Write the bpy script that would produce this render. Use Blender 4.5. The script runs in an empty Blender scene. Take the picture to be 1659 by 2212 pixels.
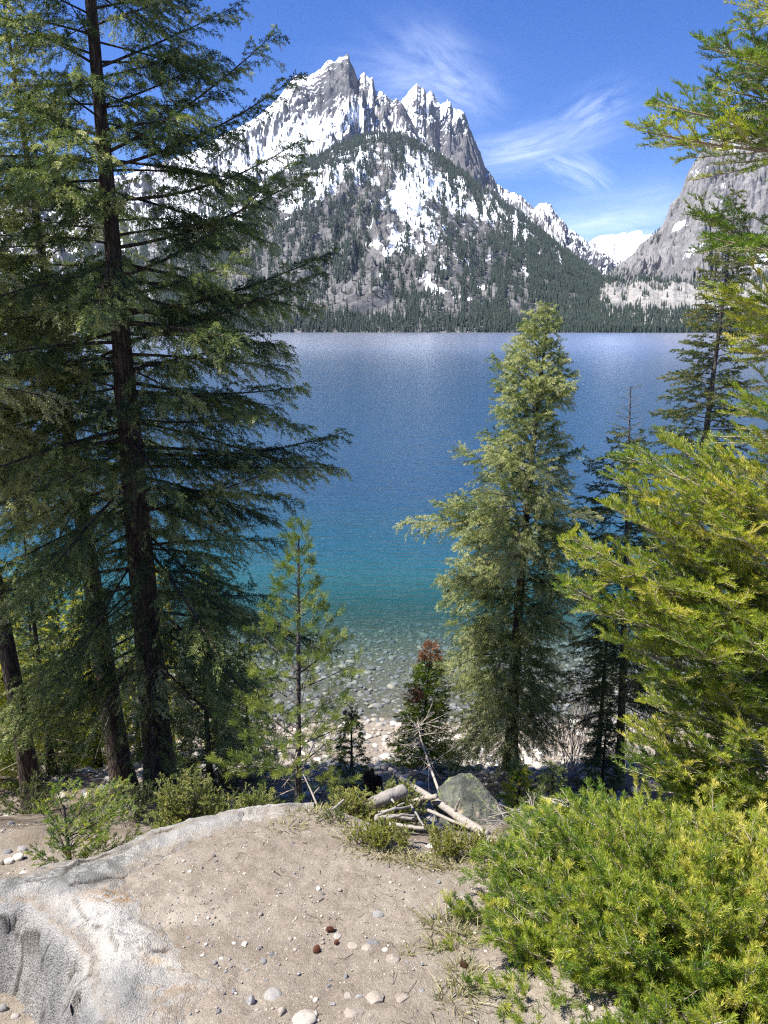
import bpy, math
import numpy as np
from mathutils import Vector

# ------------------------------------------------------------------ camera, sky, sun, exposure
scene = bpy.context.scene
PITCH = math.radians(13.93)
CAMZ = 8.0
FPX = 1597.0                      # focal length for a 1659 x 2212 frame
cam_data = bpy.data.cameras.new('camera')
cam_data.sensor_fit = 'VERTICAL'
cam_data.sensor_height = 36.0
cam_data.sensor_width = 27.0
cam_data.lens = 26.0
cam_data.clip_start = 0.05
cam_data.clip_end = 40000
cam = bpy.data.objects.new('camera', cam_data)
scene.collection.objects.link(cam)
cam.location = (0, 0, CAMZ)
cam.rotation_euler = (math.pi / 2 - PITCH, 0, 0)
scene.camera = cam

SUN_EL = math.radians(60)
SUN_AZ = math.radians(-101)        # measured from +Y (view direction) towards +X
sun_dir = Vector((math.sin(SUN_AZ) * math.cos(SUN_EL), math.cos(SUN_AZ) * math.cos(SUN_EL), math.sin(SUN_EL)))
sun_data = bpy.data.lights.new('sun', 'SUN')
sun_data.energy = 5.0
sun_data.angle = math.radians(0.5)
sun_data.color = (1.0, 0.955, 0.88)
sun = bpy.data.objects.new('sun', sun_data)
sun.rotation_euler = sun_dir.to_track_quat('Z', 'Y').to_euler()
sun.location = (-20, 10, 40)
scene.collection.objects.link(sun)

def setin(node, **kw):
    for k, v in kw.items():
        node.inputs[k.replace('_', ' ')].default_value = v

class NT:
    """small helper round a node tree"""
    def __init__(s, tree):
        s.t = tree; s.n = tree.nodes; s.l = tree.links
    def node(s, typ, **kw):
        n = s.n.new(typ)
        for k, v in kw.items():
            setattr(n, k, v)
        return n
    def link(s, a, b):
        s.l.new(a, b)
    def val(s, sock, v):
        if isinstance(v, bpy.types.NodeSocket): s.l.new(v, sock)
        else: sock.default_value = v
    def math(s, op, a, b=0.0, c=0.0, clamp=False):
        n = s.n.new('ShaderNodeMath'); n.operation = op; n.use_clamp = clamp
        s.val(n.inputs[0], a); s.val(n.inputs[1], b); s.val(n.inputs[2], c)
        return n.outputs[0]
    def vmath(s, op, a, b=(0, 0, 0)):
        n = s.n.new('ShaderNodeVectorMath'); n.operation = op
        s.val(n.inputs[0], a)
        if op == 'SCALE': s.val(n.inputs[3], b)
        else: s.val(n.inputs[1], b)
        return n.outputs['Value'] if op in ('DOT_PRODUCT', 'LENGTH') else n.outputs[0]
    def mix(s, f, a, b, blend='MIX'):
        n = s.n.new('ShaderNodeMix'); n.data_type = 'RGBA'; n.blend_type = blend
        s.val(n.inputs[0], f); s.val(n.inputs[6], a); s.val(n.inputs[7], b)
        return n.outputs[2]
    def noise(s, vec, scale=1.0, detail=4.0, rough=0.55, dist=0.0, out=0):
        n = s.n.new('ShaderNodeTexNoise')
        if vec is not None: s.link(vec, n.inputs['Vector'])
        n.inputs['Scale'].default_value = scale; n.inputs['Detail'].default_value = detail
        n.inputs['Roughness'].default_value = rough; n.inputs['Distortion'].default_value = dist
        return n.outputs[out]
    def ramp(s, f, stops):
        n = s.n.new('ShaderNodeValToRGB'); s.val(n.inputs[0], f)
        e = n.color_ramp.elements
        while len(e) < len(stops): e.new(0.5)
        for el, (p, c) in zip(e, stops):
            el.position = p
            el.color = (c, c, c, 1) if isinstance(c, (int, float)) else (*c, 1)
        return n.outputs[0]
    def maprange(s, v, a, b, c=0.0, d=1.0, smooth=False):
        n = s.n.new('ShaderNodeMapRange'); n.clamp = True
        if smooth: n.interpolation_type = 'SMOOTHSTEP'
        s.val(n.inputs[0], v)
        for i, x in enumerate((a, b, c, d)): n.inputs[i + 1].default_value = x
        return n.outputs[0]
    def mapping(s, vec, scale=(1, 1, 1), rot=(0, 0, 0), loc=(0, 0, 0)):
        n = s.n.new('ShaderNodeMapping'); s.link(vec, n.inputs[0])
        n.inputs['Scale'].default_value = scale; n.inputs['Rotation'].default_value = rot; n.inputs['Location'].default_value = loc
        return n.outputs[0]
    def attr(s, name, out='Fac'):
        n = s.n.new('ShaderNodeAttribute'); n.attribute_name = name
        return n.outputs[out]

def pix_dir(u, v):
    """world direction through a point of the 1659 x 2212 frame"""
    x = (u - 829.5) / FPX; y = (1106.0 - v) / FPX
    cp, sp = math.cos(PITCH), math.sin(PITCH)
    return np.array([x, cp + y * sp, -sp + y * cp])

world = bpy.data.worlds.new('World')
scene.world = world
world.use_nodes = True
w = NT(world.node_tree)
w.n.clear()
sky = w.node('ShaderNodeTexSky', sky_type='NISHITA', sun_disc=False)
sky.sun_elevation = SUN_EL
sky.sun_rotation = SUN_AZ
sky.altitude = 2100
sky.air_density = 1.0
sky.dust_density = 0.3
sky.ozone_density = 3.0
hs = w.node('ShaderNodeHueSaturation'); setin(hs, Hue=.518, Saturation=1.32, Value=.78)
w.link(sky.outputs[0], hs.inputs['Color'])
tc = w.node('ShaderNodeTexCoord').outputs['Generated']
# thin cirrus, laid out by direction in the sky
def cloud(u, v, su, sv, rot, strength, nscale, seed, lo=0.42, hi=0.72):
    d = pix_dir(u, v); d = d / np.linalg.norm(d)
    right = np.cross(d, (0, 0, 1)); right /= np.linalg.norm(right)
    upv = np.cross(right, d)
    a = math.radians(rot)
    e1 = right * math.cos(a) + upv * math.sin(a)
    e2 = -right * math.sin(a) + upv * math.cos(a)
    warp = w.vmath('SCALE', w.vmath('SUBTRACT', w.noise(tc, 5.0, 2, 0.5, 0, 1), (0.5, 0.5, 0.5)), 0.045)
    dirw = w.vmath('ADD', tc, warp)
    x = w.math('DIVIDE', w.vmath('DOT_PRODUCT', w.vmath('SUBTRACT', dirw, tuple(d)), tuple(e1)), su)
    y = w.math('DIVIDE', w.vmath('DOT_PRODUCT', w.vmath('SUBTRACT', dirw, tuple(d)), tuple(e2)), sv)
    r2 = w.math('ADD', w.math('MULTIPLY', x, x), w.math('MULTIPLY', y, y))
    m = w.math('POWER', 2.718, w.math('MULTIPLY', r2, -1.0))
    cv = w.n.new('ShaderNodeCombineXYZ'); w.link(x, cv.inputs[0]); w.link(y, cv.inputs[1]); cv.inputs[2].default_value = seed
    st = w.mapping(cv.outputs[0], (0.8, 1.5, 1))
    n = w.noise(st, nscale, 8, 0.60, 0.25)
    f = w.maprange(n, lo, hi, 0, 1)
    return w.math('MULTIPLY', w.math('MULTIPLY', f, m), strength)
cl = [cloud(950, 165, 0.060, 0.040, -30, 0.50, 1.0, 3.0, 0.34, 0.80),
      cloud(890, 165, 0.075, 0.030, 0, 0.34, 1.0, 3.5, 0.34, 0.85),
      cloud(1140, 320, 0.080, 0.022, 8, 0.50, 1.1, 5.0, 0.32, 0.80),
      cloud(1260, 275, 0.045, 0.022, 20, 0.42, 1.0, 6.0, 0.34, 0.80),
      cloud(1245, 370, 0.060, 0.016, -32, 0.44, 1.0, 7.0, 0.32, 0.80),
      cloud(1340, 480, 0.100, 0.030, 3, 0.50, .8, 9.0, 0.22, 0.75)]
s_ = cl[0]
for c in cl[1:]: s_ = w.math('MAXIMUM', s_, c)
skymix = w.mix(s_, hs.outputs[0], (7.6, 8.2, 9.2, 1))
bg = w.node('ShaderNodeBackground'); bg.inputs['Strength'].default_value = 0.115
w.link(skymix, bg.inputs[0])
wo = w.node('ShaderNodeOutputWorld'); w.link(bg.outputs[0], wo.inputs[0])

scene.view_settings.view_transform = 'Standard'
scene.view_settings.look = 'None'
scene.view_settings.exposure = 1.12
scene.view_settings.gamma = 1.0
scene.view_settings.use_curve_mapping = False
scene.render.engine = 'CYCLES'
#x
scene.cycles.max_bounces = 6
scene.cycles.diffuse_bounces = 3
scene.cycles.transmission_bounces = 4
scene.cycles.transparent_max_bounces = 8
scene.cycles.use_denoising = False
scene.cycles.filter_width = 1.2
scene.render.filter_size = 1.2
try: scene.cycles.sample_clamp_indirect = 6.0
except Exception: pass

# ------------------------------------------------------------------ helpers
RNG = np.random.default_rng(7)
UP = np.array([0, 0, 1.0])

def nrm(a):
    return a / np.maximum(np.linalg.norm(a, axis=-1, keepdims=True), 1e-9)

def _h(ix, iy, iz, seed):
    h = (ix.astype(np.int64) * 374761393 + iy.astype(np.int64) * 668265263 + iz.astype(np.int64) * 2147483647 + seed * 974711) & 0xffffffff
    h = ((h ^ (h >> 13)) * 1274126177) & 0xffffffff
    h = ((h ^ (h >> 16)) * 2246822519) & 0xffffffff
    return ((h ^ (h >> 15)) & 0xffffff) / float(0xffffff)

def vnoise(x, y, z=None, seed=0):
    """smooth value noise in -1..1"""
    x = np.asarray(x, float); y = np.asarray(y, float)
    z = np.zeros_like(x) if z is None else np.asarray(z, float)
    fx, fy, fz = np.floor(x), np.floor(y), np.floor(z)
    tx, ty, tz = x - fx, y - fy, z - fz
    tx = tx * tx * tx * (tx * (tx * 6 - 15) + 10); ty = ty * ty * ty * (ty * (ty * 6 - 15) + 10); tz = tz * tz * (3 - 2 * tz)
    ix, iy, iz = fx.astype(np.int64), fy.astype(np.int64), fz.astype(np.int64)
    r = 0
    flat = not np.any(tz)
    for dz in ((0,) if flat else (0, 1)):
        wz = 1.0 if flat else (tz if dz else 1 - tz)
        for dy in (0, 1):
            wy = ty if dy else 1 - ty
            a = _h(ix, iy + dy, iz + dz, seed); b = _h(ix + 1, iy + dy, iz + dz, seed)
            r = r + wz * wy * (a + (b - a) * tx)
    return r * 2 - 1

def fbm(x, y, z=None, oct=5, gain=0.5, lac=2.03, seed=0, ridged=False):
    a = 1.0; tot = 0; s = 0; f = 1.0
    for i in range(oct):
        n = vnoise(x * f + 13.7 * i, y * f - 7.3 * i, None if z is None else z * f, seed + i)
        if ridged: n = 1 - 2 * np.abs(n)
        tot = tot + n * a; s += a; a *= gain; f *= lac
    return tot / s

def smooth(a, b, x):
    t = np.clip((x - a) / (b - a), 0, 1)
    return t * t * (3 - 2 * t)

def make_mesh(name, V, F, mats=(), attrs=None, smooth_shade=False, mat_idx=None):
    V = np.ascontiguousarray(V, np.float32); F = np.ascontiguousarray(F, np.int32)
    me = bpy.data.meshes.new(name)
    k = F.shape[1]
    me.vertices.add(len(V)); me.vertices.foreach_set('co', V.ravel())
    me.loops.add(F.size); me.loops.foreach_set('vertex_index', F.ravel())
    me.polygons.add(len(F))
    me.polygons.foreach_set('loop_start', np.arange(0, F.size, k, dtype=np.int32))
    me.polygons.foreach_set('loop_total', np.full(len(F), k, np.int32))
    if smooth_shade: me.polygons.foreach_set('use_smooth', np.ones(len(F), bool))
    for m in mats: me.materials.append(m)
    if mat_idx is not None: me.polygons.foreach_set('material_index', np.ascontiguousarray(mat_idx, np.int32))
    for an, av in (attrs or {}).items():
        at = me.attributes.new(an, 'FLOAT', 'POINT'); at.data.foreach_set('value', np.ascontiguousarray(av, np.float32))
    me.update(calc_edges=True)
    return me

def link(name, data=None, parent=None, loc=None, rot=None, scale=None, **props):
    o = bpy.data.objects.new(name, data)
    scene.collection.objects.link(o)
    if loc is not None: o.location = tuple(float(c) for c in loc)
    if rot is not None: o.rotation_euler = rot
    if scale is not None: o.scale = scale if hasattr(scale, '__len__') else (scale,) * 3
    if parent is not None: o.parent = parent
    for k, v in props.items(): o[k] = v
    return o

def grid_faces(nr, nc):
    a = np.arange(nr * nc).reshape(nr, nc)
    return np.stack([a[:-1, :-1], a[:-1, 1:], a[1:, 1:], a[1:, :-1]], -1).reshape(-1, 4)

def cat(parts):
    """join (V, F, {attrs}) pieces"""
    Vs, Fs, As, off = [], [], {}, 0
    for V, F, A in parts:
        Vs.append(V); Fs.append(F + off); off += len(V)
        for k, v in A.items(): As.setdefault(k, []).append(v)
    return np.concatenate(Vs), np.concatenate(Fs), {k: np.concatenate(v) for k, v in As.items()}

def material(name):
    m = bpy.data.materials.new(name); m.use_nodes = True
    t = NT(m.node_tree); t.n.clear()
    out = t.node('ShaderNodeOutputMaterial')
    return m, t, out

def pbsdf(t, color, rough=0.8, spec=0.3, bump=None, bstr=0.3, bdist=0.02):
    p = t.node('ShaderNodeBsdfPrincipled')
    t.val(p.inputs['Base Color'], color); t.val(p.inputs['Roughness'], rough); p.inputs['Specular IOR Level'].default_value = spec
    if bump is not None:
        b = t.node('ShaderNodeBump'); b.inputs['Strength'].default_value = bstr; b.inputs['Distance'].default_value = bdist
        t.link(bump, b.inputs['Height']); t.link(b.outputs[0], p.inputs['Normal'])
    return p

# ------------------------------------------------------------------ the near ground
PROF_Y = np.array([-60, -20, 0, 2, 3, 4.3, 8, 9.5, 10.5, 12, 13.5, 14.5, 18, 22, 30, 45, 60, 100, 1500, 1640, 1700, 6000], float)
PROF_Z = np.array([12, 7.0, 5.75, 5.36, 5.1, 4.70, 2.25, 1.75, 1.2, .6, .15, -.12, -.45, -.85, -1.7, -3.6, -6, -14, -30, -3, -6, -60], float)

def plane_z(x, y): return 6.17 - 0.22 * y + 0.02 * x

def on_plane(u, v, dz=0.0):
    d = pix_dir(u, v)
    # 8 + t dz = 6.17 - .22 t dy + .02 t dx + dz
    t = (6.17 + dz - CAMZ) / (d[2] + 0.22 * d[1] - 0.02 * d[0])
    return np.array([d[0] * t, d[1] * t])

def poly_sd(x, y, poly):
    """signed distance, positive inside"""
    x = np.asarray(x, float); y = np.asarray(y, float)
    d = np.full(x.shape, 1e9); ins = np.zeros(x.shape, bool)
    n = len(poly)
    for i in range(n):
        ax, ay = poly[i]; bx, by = poly[(i + 1) % n]
        ex, ey = bx - ax, by - ay
        t = np.clip(((x - ax) * ex + (y - ay) * ey) / (ex * ex + ey * ey + 1e-12), 0, 1)
        d = np.minimum(d, np.hypot(x - ax - t * ex, y - ay - t * ey))
        c = ((ay > y) != (by > y)) & (x < (bx - ax) * (y - ay) / (by - ay + 1e-15) + ax)
        ins ^= c
    return np.where(ins, d, -d)

LEDGE = [on_plane(u, v) for u, v in [(440, 2260), (400, 2150), (330, 2060), (250, 1990), (190, 1935), (240, 1900), (300, 1868), (400, 1812), (480, 1786), (600, 1753), (700, 1745), (770, 1775), (900, 1830), (1000, 1845), (1150, 1860), (1500, 1860)]]
LEDGE = LEDGE + [np.array([4.0, 3.0]), np.array([5.0, -2.0]), np.array([-0.5, -2.0]), np.array([-0.5, 1.2])]

def ground_z(x, y):
    x = np.asarray(x, float); y = np.asarray(y, float)
    h = np.interp(y, PROF_Y, PROF_Z)
    # gentle sideways shape and roughness of the bank
    bank = smooth(3, 6, y) * (1 - smooth(13, 16, y))
    h = h + bank * (0.22 * fbm(x * .45, y * .45, oct=4, seed=5)) + 0.02 * np.clip(np.abs(x) - 4, 0, 40) * bank
    m = poly_sd(x, y, LEDGE)
    left = smooth(-0.2, -.8, x)
    out = np.clip(-m, 0, 50)
    drop = (0.42 * smooth(0, .5, out) + 0.72 * np.clip(out - .25, 0, 50)) * (1 - left) + (0.62 * smooth(0, .25, out) + 1.2 * np.clip(out - .2, 0, 50)) * left
    pz = plane_z(x, y) + 0.014 * fbm(x * 1.7, y * 1.7, oct=3, seed=11) - 0.012 * smooth(.12, 0, m) - drop
    near = y < 9
    k = 0.04
    mx = np.maximum(h, pz)
    z = np.where(near, mx + k * np.exp(-np.abs(h - pz) / k) * 0.4, h)
    return z

def G(u, v, ymin=1.3):
    """where the ray through a frame point meets the ground (or the lake bed)"""
    d = pix_dir(u, v)
    ys = np.concatenate([np.arange(ymin, 8, .01), np.arange(8, 60, .04)])
    t = ys / d[1]
    gz = ground_z(d[0] * t, ys)
    rz = CAMZ + d[2] * t
    below = np.nonzero(rz <= gz)[0]
    i = below[0] if len(below) else len(ys) - 1
    return np.array([d[0] * t[i], ys[i], gz[i]])

def P3(u, v, y):
    d = pix_dir(u, v); t = y / d[1]
    return np.array([d[0] * t, y, CAMZ + d[2] * t])

def project(p):
    p = np.asarray(p, float); x, y, z = p[..., 0], p[..., 1], p[..., 2] - CAMZ
    cp, sp = math.cos(PITCH), math.sin(PITCH)
    f = y * cp - z * sp; up = y * sp + z * cp
    return 829.5 + FPX * x / f, 1106 - FPX * up / f, f

def spaced(lo, a, b, hi, step, grow=1.16):
    core = np.arange(a, b + step / 2, step)
    out = []; s = step; p = core[-1]
    while p < hi: s *= grow; p += s; out.append(min(p, hi))
    lw = []; s = step; p = a
    while p > lo: s *= grow; p -= s; lw.append(max(p, lo))
    return np.concatenate([np.array(lw[::-1]), core, np.array(out)])

gx = spaced(-4200, -2.3, 2.2, 4200, 0.014, 1.13)
ys_core = spaced(-60, 1.3, 4.3, 9.0, 0.014, 1.06)
ys_core = ys_core[ys_core < 9]
gy = np.concatenate([ys_core, np.arange(9, 30, .12), np.arange(30, 60, 1.0), [60, 80, 100, 200, 500, 1000, 1500, 1550, 1600, 1620, 1640, 1700, 3000, 6000]])
X, Y = np.meshgrid(gx, gy)
Z = ground_z(X, Y)
fine = (np.abs(X) < 3.2) & (Y < 6)
det = 0.008 * fbm(X * 9, Y * 9, oct=4, gain=.6, seed=21) + 0.009 * fbm(X * 26, Y * 26, oct=3, gain=.6, seed=22)
Z = Z + np.where(fine, det, 0)
mid = (Y >= 4.2) & (Y < 16) & (np.abs(X) < 30)
Z = Z + np.where(mid, 0.05 * fbm(X * 2.2, Y * 2.2, oct=3, seed=23), 0)

def soil_material():
    m, t, out = material('sandy_soil')
    geo = t.node('ShaderNodeNewGeometry').outputs['Position']
    big = t.noise(geo, 1.3, 5, .6)
    med = t.noise(geo, 9, 5, .6)
    fin = t.noise(geo, 70, 5, .7)
    spk = t.noise(geo, 240, 2, .6)
    c = t.mix(t.maprange(big, .35, .65), (.25, .210, .165, 1), (.345, .30, .245, 1))
    c = t.mix(t.maprange(med, .42, .68, 0, .6), c, (.20, .158, .118, 1))
    c = t.mix(t.maprange(fin, .5, .72, 0, .6), c, (.46, .40, .33, 1))
    c = t.mix(t.maprange(spk, .58, .68, 0, .85), c, (.10, .075, .055, 1))
    c = t.mix(t.maprange(t.noise(geo, 130, 2, .5), .66, .72, 0, .8), c, (.62, .55, .46, 1))
    c = t.mix(t.maprange(t.noise(geo, 4.5, 6, .7, .5), .50, .66, 0, .55), c, (.19, .155, .12, 1))
    c = t.mix(t.maprange(t.noise(geo, 2.6, 5, .65, .8), .56, .68, 0, .5), c, (.44, .385, .315, 1))
    # forest litter away from the trodden ledge
    sep = t.node('ShaderNodeSeparateXYZ'); t.link(geo, sep.inputs[0])
    lit = t.math('MULTIPLY', t.maprange(t.attr('litter'), 0, 1), t.maprange(t.noise(geo, 2.2, 4, .6), .38, .56))
    c = t.mix(t.math('MULTIPLY', lit, .75), c, (.12, .085, .055, 1))
    wet = t.attr('bed')
    bedc = t.mix(t.maprange(t.noise(geo, 14, 4, .6), .35, .65), (.055, .055, .042, 1), (.15, .14, .10, 1))
    c = t.mix(wet, c, bedc)
    h = t.math('ADD', t.math('MULTIPLY', fin, .6), t.math('MULTIPLY', spk, .5))
    h = t.math('ADD', h, t.math('MULTIPLY', med, 1.2))
    p = pbsdf(t, c, .95, .15, h, .9, .018)
    t.link(p.outputs[0], out.inputs[0])
    return m
M_SOIL = soil_material()
V = np.stack([X, Y, Z], -1).reshape(-1, 3)
litter = (smooth(3.9, 4.6, Y) * (1 - smooth(9.0, 10.5, Y))).ravel()
bed = smooth(13.2, 14.2, Y).ravel()
me = make_mesh('ground', V, grid_faces(*X.shape), [M_SOIL], {'litter': litter, 'bed': bed}, True)
link('ground', me, kind='structure')

# ------------------------------------------------------------------ the lake
def water_material():
    m, t, out = material('lake_water')
    geo = t.node('ShaderNodeNewGeometry').outputs['Position']
    sep = t.node('ShaderNodeSeparateXYZ'); t.link(geo, sep.inputs[0])
    dep = t.attr('depth')
    # ripples: crests run roughly across the view, a little slanted
    a = t.noise(t.mapping(geo, (.55, 1.6, 1), (0, 0, math.radians(12))), 1.9, 3, .55, .4)
    b = t.noise(t.mapping(geo, (.8, 1.5, 1), (0, 0, math.radians(-25))), 5.2, 3, .6, .3)
    c = t.noise(t.mapping(geo, (.35, .8, 1), (0, 0, math.radians(8))), .35, 3, .55, .3)
    h = t.math('ADD', t.math('MULTIPLY', a, .085), t.math('MULTIPLY', b, .026))
    h = t.math('ADD', h, t.math('MULTIPLY', c, .17))
    calm = t.math('MULTIPLY', t.maprange(sep.outputs[1], 14, 19, .35, 1.0), t.maprange(sep.outputs[1], 60, 420, 1.35, .32))
    h = t.math('MULTIPLY', h, calm)
    bp = t.node('ShaderNodeBump'); bp.inputs['Strength'].default_value = 1.0; bp.inputs['Distance'].default_value = 1.0
    t.link(h, bp.inputs['Height'])
    fr = t.node('ShaderNodeFresnel'); fr.inputs['IOR'].default_value = 1.333; t.link(bp.outputs[0], fr.inputs['Normal'])
    gl = t.node('ShaderNodeBsdfGlossy'); t.link(t.maprange(sep.outputs[1], 20, 300, .05, .24), gl.inputs['Roughness']); gl.inputs['Color'].default_value = (1, 1, 1, 1)
    t.link(bp.outputs[0], gl.inputs['Normal'])
    tr = t.node('ShaderNodeBsdfTransparent')
    t.link(t.mix(t.maprange(dep, 0, 3.0), (.95, .98, .96, 1), (.50, .84, .78, 1)), tr.inputs[0])
    df = t.node('ShaderNodeBsdfDiffuse')
    patch = t.maprange(t.noise(geo, .02, 3, .5), .3, .7, -.6, .6)
    body = t.ramp(t.math('DIVIDE', t.math('ADD', dep, patch), 20.0), [(0.0, (.05, .11, .09)), (.10, (.014, .088, .088)), (.26, (.008, .066, .105)), (.6, (.012, .056, .120)), (1.0, (.016, .064, .135))])
    t.link(body, df.inputs[0])
    mx = t.node('ShaderNodeMixShader'); t.link(t.maprange(dep, .15, 4.5, .0, 1.0, True), mx.inputs[0])
    t.link(tr.outputs[0], mx.inputs[1]); t.link(df.outputs[0], mx.inputs[2])
    m2 = t.node('ShaderNodeMixShader'); t.link(fr.outputs[0], m2.inputs[0])
    t.link(mx.outputs[0], m2.inputs[1]); t.link(gl.outputs[0], m2.inputs[2])
    t.link(m2.outputs[0], out.inputs[0])
    return m
M_WATER = water_material()
wx = np.concatenate([[-4000, -800, -200], np.arange(-60, 61, 2.0), [200, 800, 4000]])
wy = np.concatenate([np.arange(12.6, 40, .4), np.arange(40, 110, 5.0), [200, 500, 1000, 1500, 1640, 1680]])
WX, WY = np.meshgrid(wx, wy)
dep = np.interp(WY, [13.8, 15, 16.6, 18, 19.6, 22.5, 28, 38, 70], [0, .10, .42, 1.0, 1.8, 3.3, 6.5, 13, 30])
me = make_mesh('lake', np.stack([WX, WY, np.zeros_like(WX)], -1).reshape(-1, 3), grid_faces(*WX.shape), [M_WATER], {'depth': np.clip(dep, 0, 30).ravel()}, True)
link('lake', me, kind='structure')
# ------------------------------------------------------------------ mountains
def c4(x, y): return (597.2 + .32 * x, 99.5 + .32 * y)
def c5(x, y): return (1061.8 + .36 * x, 331.8 + .36 * y)

def sky_curve(pts):
    az, te = [], []
    for u, v in pts:
        d = pix_dir(u, v); az.append(math.atan2(d[0], d[1])); te.append(d[2] / math.hypot(d[0], d[1]))
    o = np.argsort(az)
    return np.array(az)[o], np.array(te)[o]

MOUNT = {}
def mountain(name, pts, R, r0, ncol, nrow, gexp, amp, wl, seed, snowf, mat, u0=-260, u1=1920, jag=0.0, base_z=-3.0, fall=1.5, cliff=None, detail=1.0):
    """a massif: crest at distance R(az), face running down to r0(az)"""
    caz, cte = sky_curve(pts)
    a0 = math.atan2(*pix_dir(u0, 700)[:2]); a1 = math.atan2(*pix_dir(u1, 700)[:2])
    az = np.linspace(a0, a1, ncol)
    te = np.interp(az, caz, cte)
    Rr = R(az) if callable(R) else np.full(ncol, float(R))
    r0r = r0(az) if callable(r0) else np.full(ncol, float(r0))
    te = te + jag * (fbm(az * 240, az * 0, oct=4, gain=.6, seed=seed + 50, ridged=True) - .1) * .5
    H = te * Rr + CAMZ
    t = np.concatenate([np.linspace(0, 1, nrow) ** .85, 1 + np.linspace(.03, .5, 14)])
    T, A = np.meshgrid(t, az, indexing='ij')
    Hc, RR, RO = H[None, :], Rr[None, :], r0r[None, :]
    rad = RO + (RR - RO) * T
    xs, yss = rad * np.sin(A), rad * np.cos(A)
    g = np.where(T <= 1, np.clip(T, 0, 1) ** gexp, 1 - fall * (T - 1))
    if cliff is not None: g = np.where(T <= 1, cliff(T, A), g)
    lat = A * RR                        # metres across the face
    warp = wl * .5 * fbm(lat / wl * .7, rad / wl * .7, oct=3, seed=seed + 9)
    skew = .9 * fbm(lat / (wl * 4), rad / (wl * 4), oct=2, seed=seed + 70)
    n1 = fbm((lat + warp * 1.6 + skew * rad) / wl, (rad + warp * 1.5) / (wl * 1.3), oct=6, gain=.52, seed=seed, ridged=True)
    n2 = fbm(xs / (wl * .35), yss / (wl * .35), oct=5, gain=.6, seed=seed + 30)
    env = np.clip(T * 6, 0, 1) * np.clip((1.0 - T) * 5, 0.12, 1) * np.clip(Hc / 600, .12, 1)
    z = base_z + (Hc - base_z) * g + amp * env * (n1 * .62 - .2 + n2 * .42 * detail)
    z = np.where(T <= 0, base_z, z)
    N = np.stack([xs, yss, z], -1)
    du = np.gradient(N, axis=1); dv = np.gradient(N, axis=0)
    nn = nrm(np.cross(du, dv))
    nn = np.where(nn[..., 2:] < 0, -nn, nn)
    U, Vv, _ = project(N)
    snow = snowf(N, nn, T, U, Vv, n1)
    me = make_mesh(name, N.reshape(-1, 3), grid_faces(*T.shape), [mat], {'snow': snow.ravel()}, True)
    link(name, me, kind='structure')
    MOUNT[name] = (N, nn, T, U, Vv, snow)
    return N

def blob(U, V, u, v, su, sv, rot=0):
    a = math.radians(rot); x = U - u; y = V - v
    xr = x * math.cos(a) + y * math.sin(a); yr = -x * math.sin(a) + y * math.cos(a)
    return np.exp(-(xr / su) ** 2 - (yr / sv) ** 2)

def rock_snow_material(name, rock_a, rock_b, rock_c, wl, veg=None):
    m, t, out = material(name)
    geo = t.node('ShaderNodeNewGeometry')
    pos = geo.outputs['Position']
    n1 = t.noise(pos, 1 / (wl * 1.6), 8, .65, .3)
    n2 = t.noise(pos, 1 / (wl * .28), 6, .7)
    c = t.mix(t.maprange(n1, .38, .62), rock_a + (1,), rock_b + (1,))
    c = t.mix(t.maprange(n2, .5, .68, 0, .75), c, rock_c + (1,))
    if veg is not None:
        c = t.mix(t.maprange(t.noise(pos, 1 / (wl * .8), 5, .7), .5, .6, 0, .8), c, veg + (1,))
    sn = t.attr('snow')
    f = t.math('ADD', sn, t.math('MULTIPLY', t.math('SUBTRACT', t.noise(t.mapping(pos, (1, 1, .5)), 1 / (wl * .25), 6, .7), .5), .8))
    f = t.math('ADD', f, t.math('MULTIPLY', t.math('SUBTRACT', t.noise(t.mapping(pos, (1, 1, .35)), 1 / (wl * 1.0), 5, .6), .5), 1.1))
    f = t.maprange(f, .47, .53)
    c = t.mix(f, c, (.84, .87, .92, 1))
    h = t.math('ADD', n1, t.math('MULTIPLY', n2, .35))
    p = pbsdf(t, c, .9, .1, h, .8, wl * .22)
    t.link(p.outputs[0], out.inputs[0])
    return m
M_RS_HIGH = rock_snow_material('alpine_rock_and_snow', (.095, .095, .105), (.18, .175, .18), (.045, .046, .055), 60)
M_RS_FRONT = rock_snow_material('wooded_slope_ground', (.115, .113, .116), (.20, .195, .19), (.05, .05, .054), 40, (.055, .053, .050))
M_RS_CLIFF = rock_snow_material('granite_cliff', (.17, .165, .165), (.27, .262, .26), (.07, .07, .075), 40)

# --- farthest peaks at the head of the canyon
far_pts = [c5(*p) for p in [(300, 640), (500, 580), (590, 530), (640, 500), (690, 490), (750, 485), (780, 475), (830, 475), (870, 462), (893, 462), (904, 472), (908, 490), (935, 485), (960, 478), (990, 476), (1060, 470), (1200, 500)]]
mountain('far_snowy_peaks', far_pts, 9500, 7600, 420, 200, .8, 260, 420, 3,
         lambda N, n, T, U, V, r: .25 + .55 * smooth(.25, .75, n[..., 2] + .25 * T) + .25 * (n[..., 0] < 0), M_RS_HIGH, 1200, 1560, .002, 0)

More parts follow.
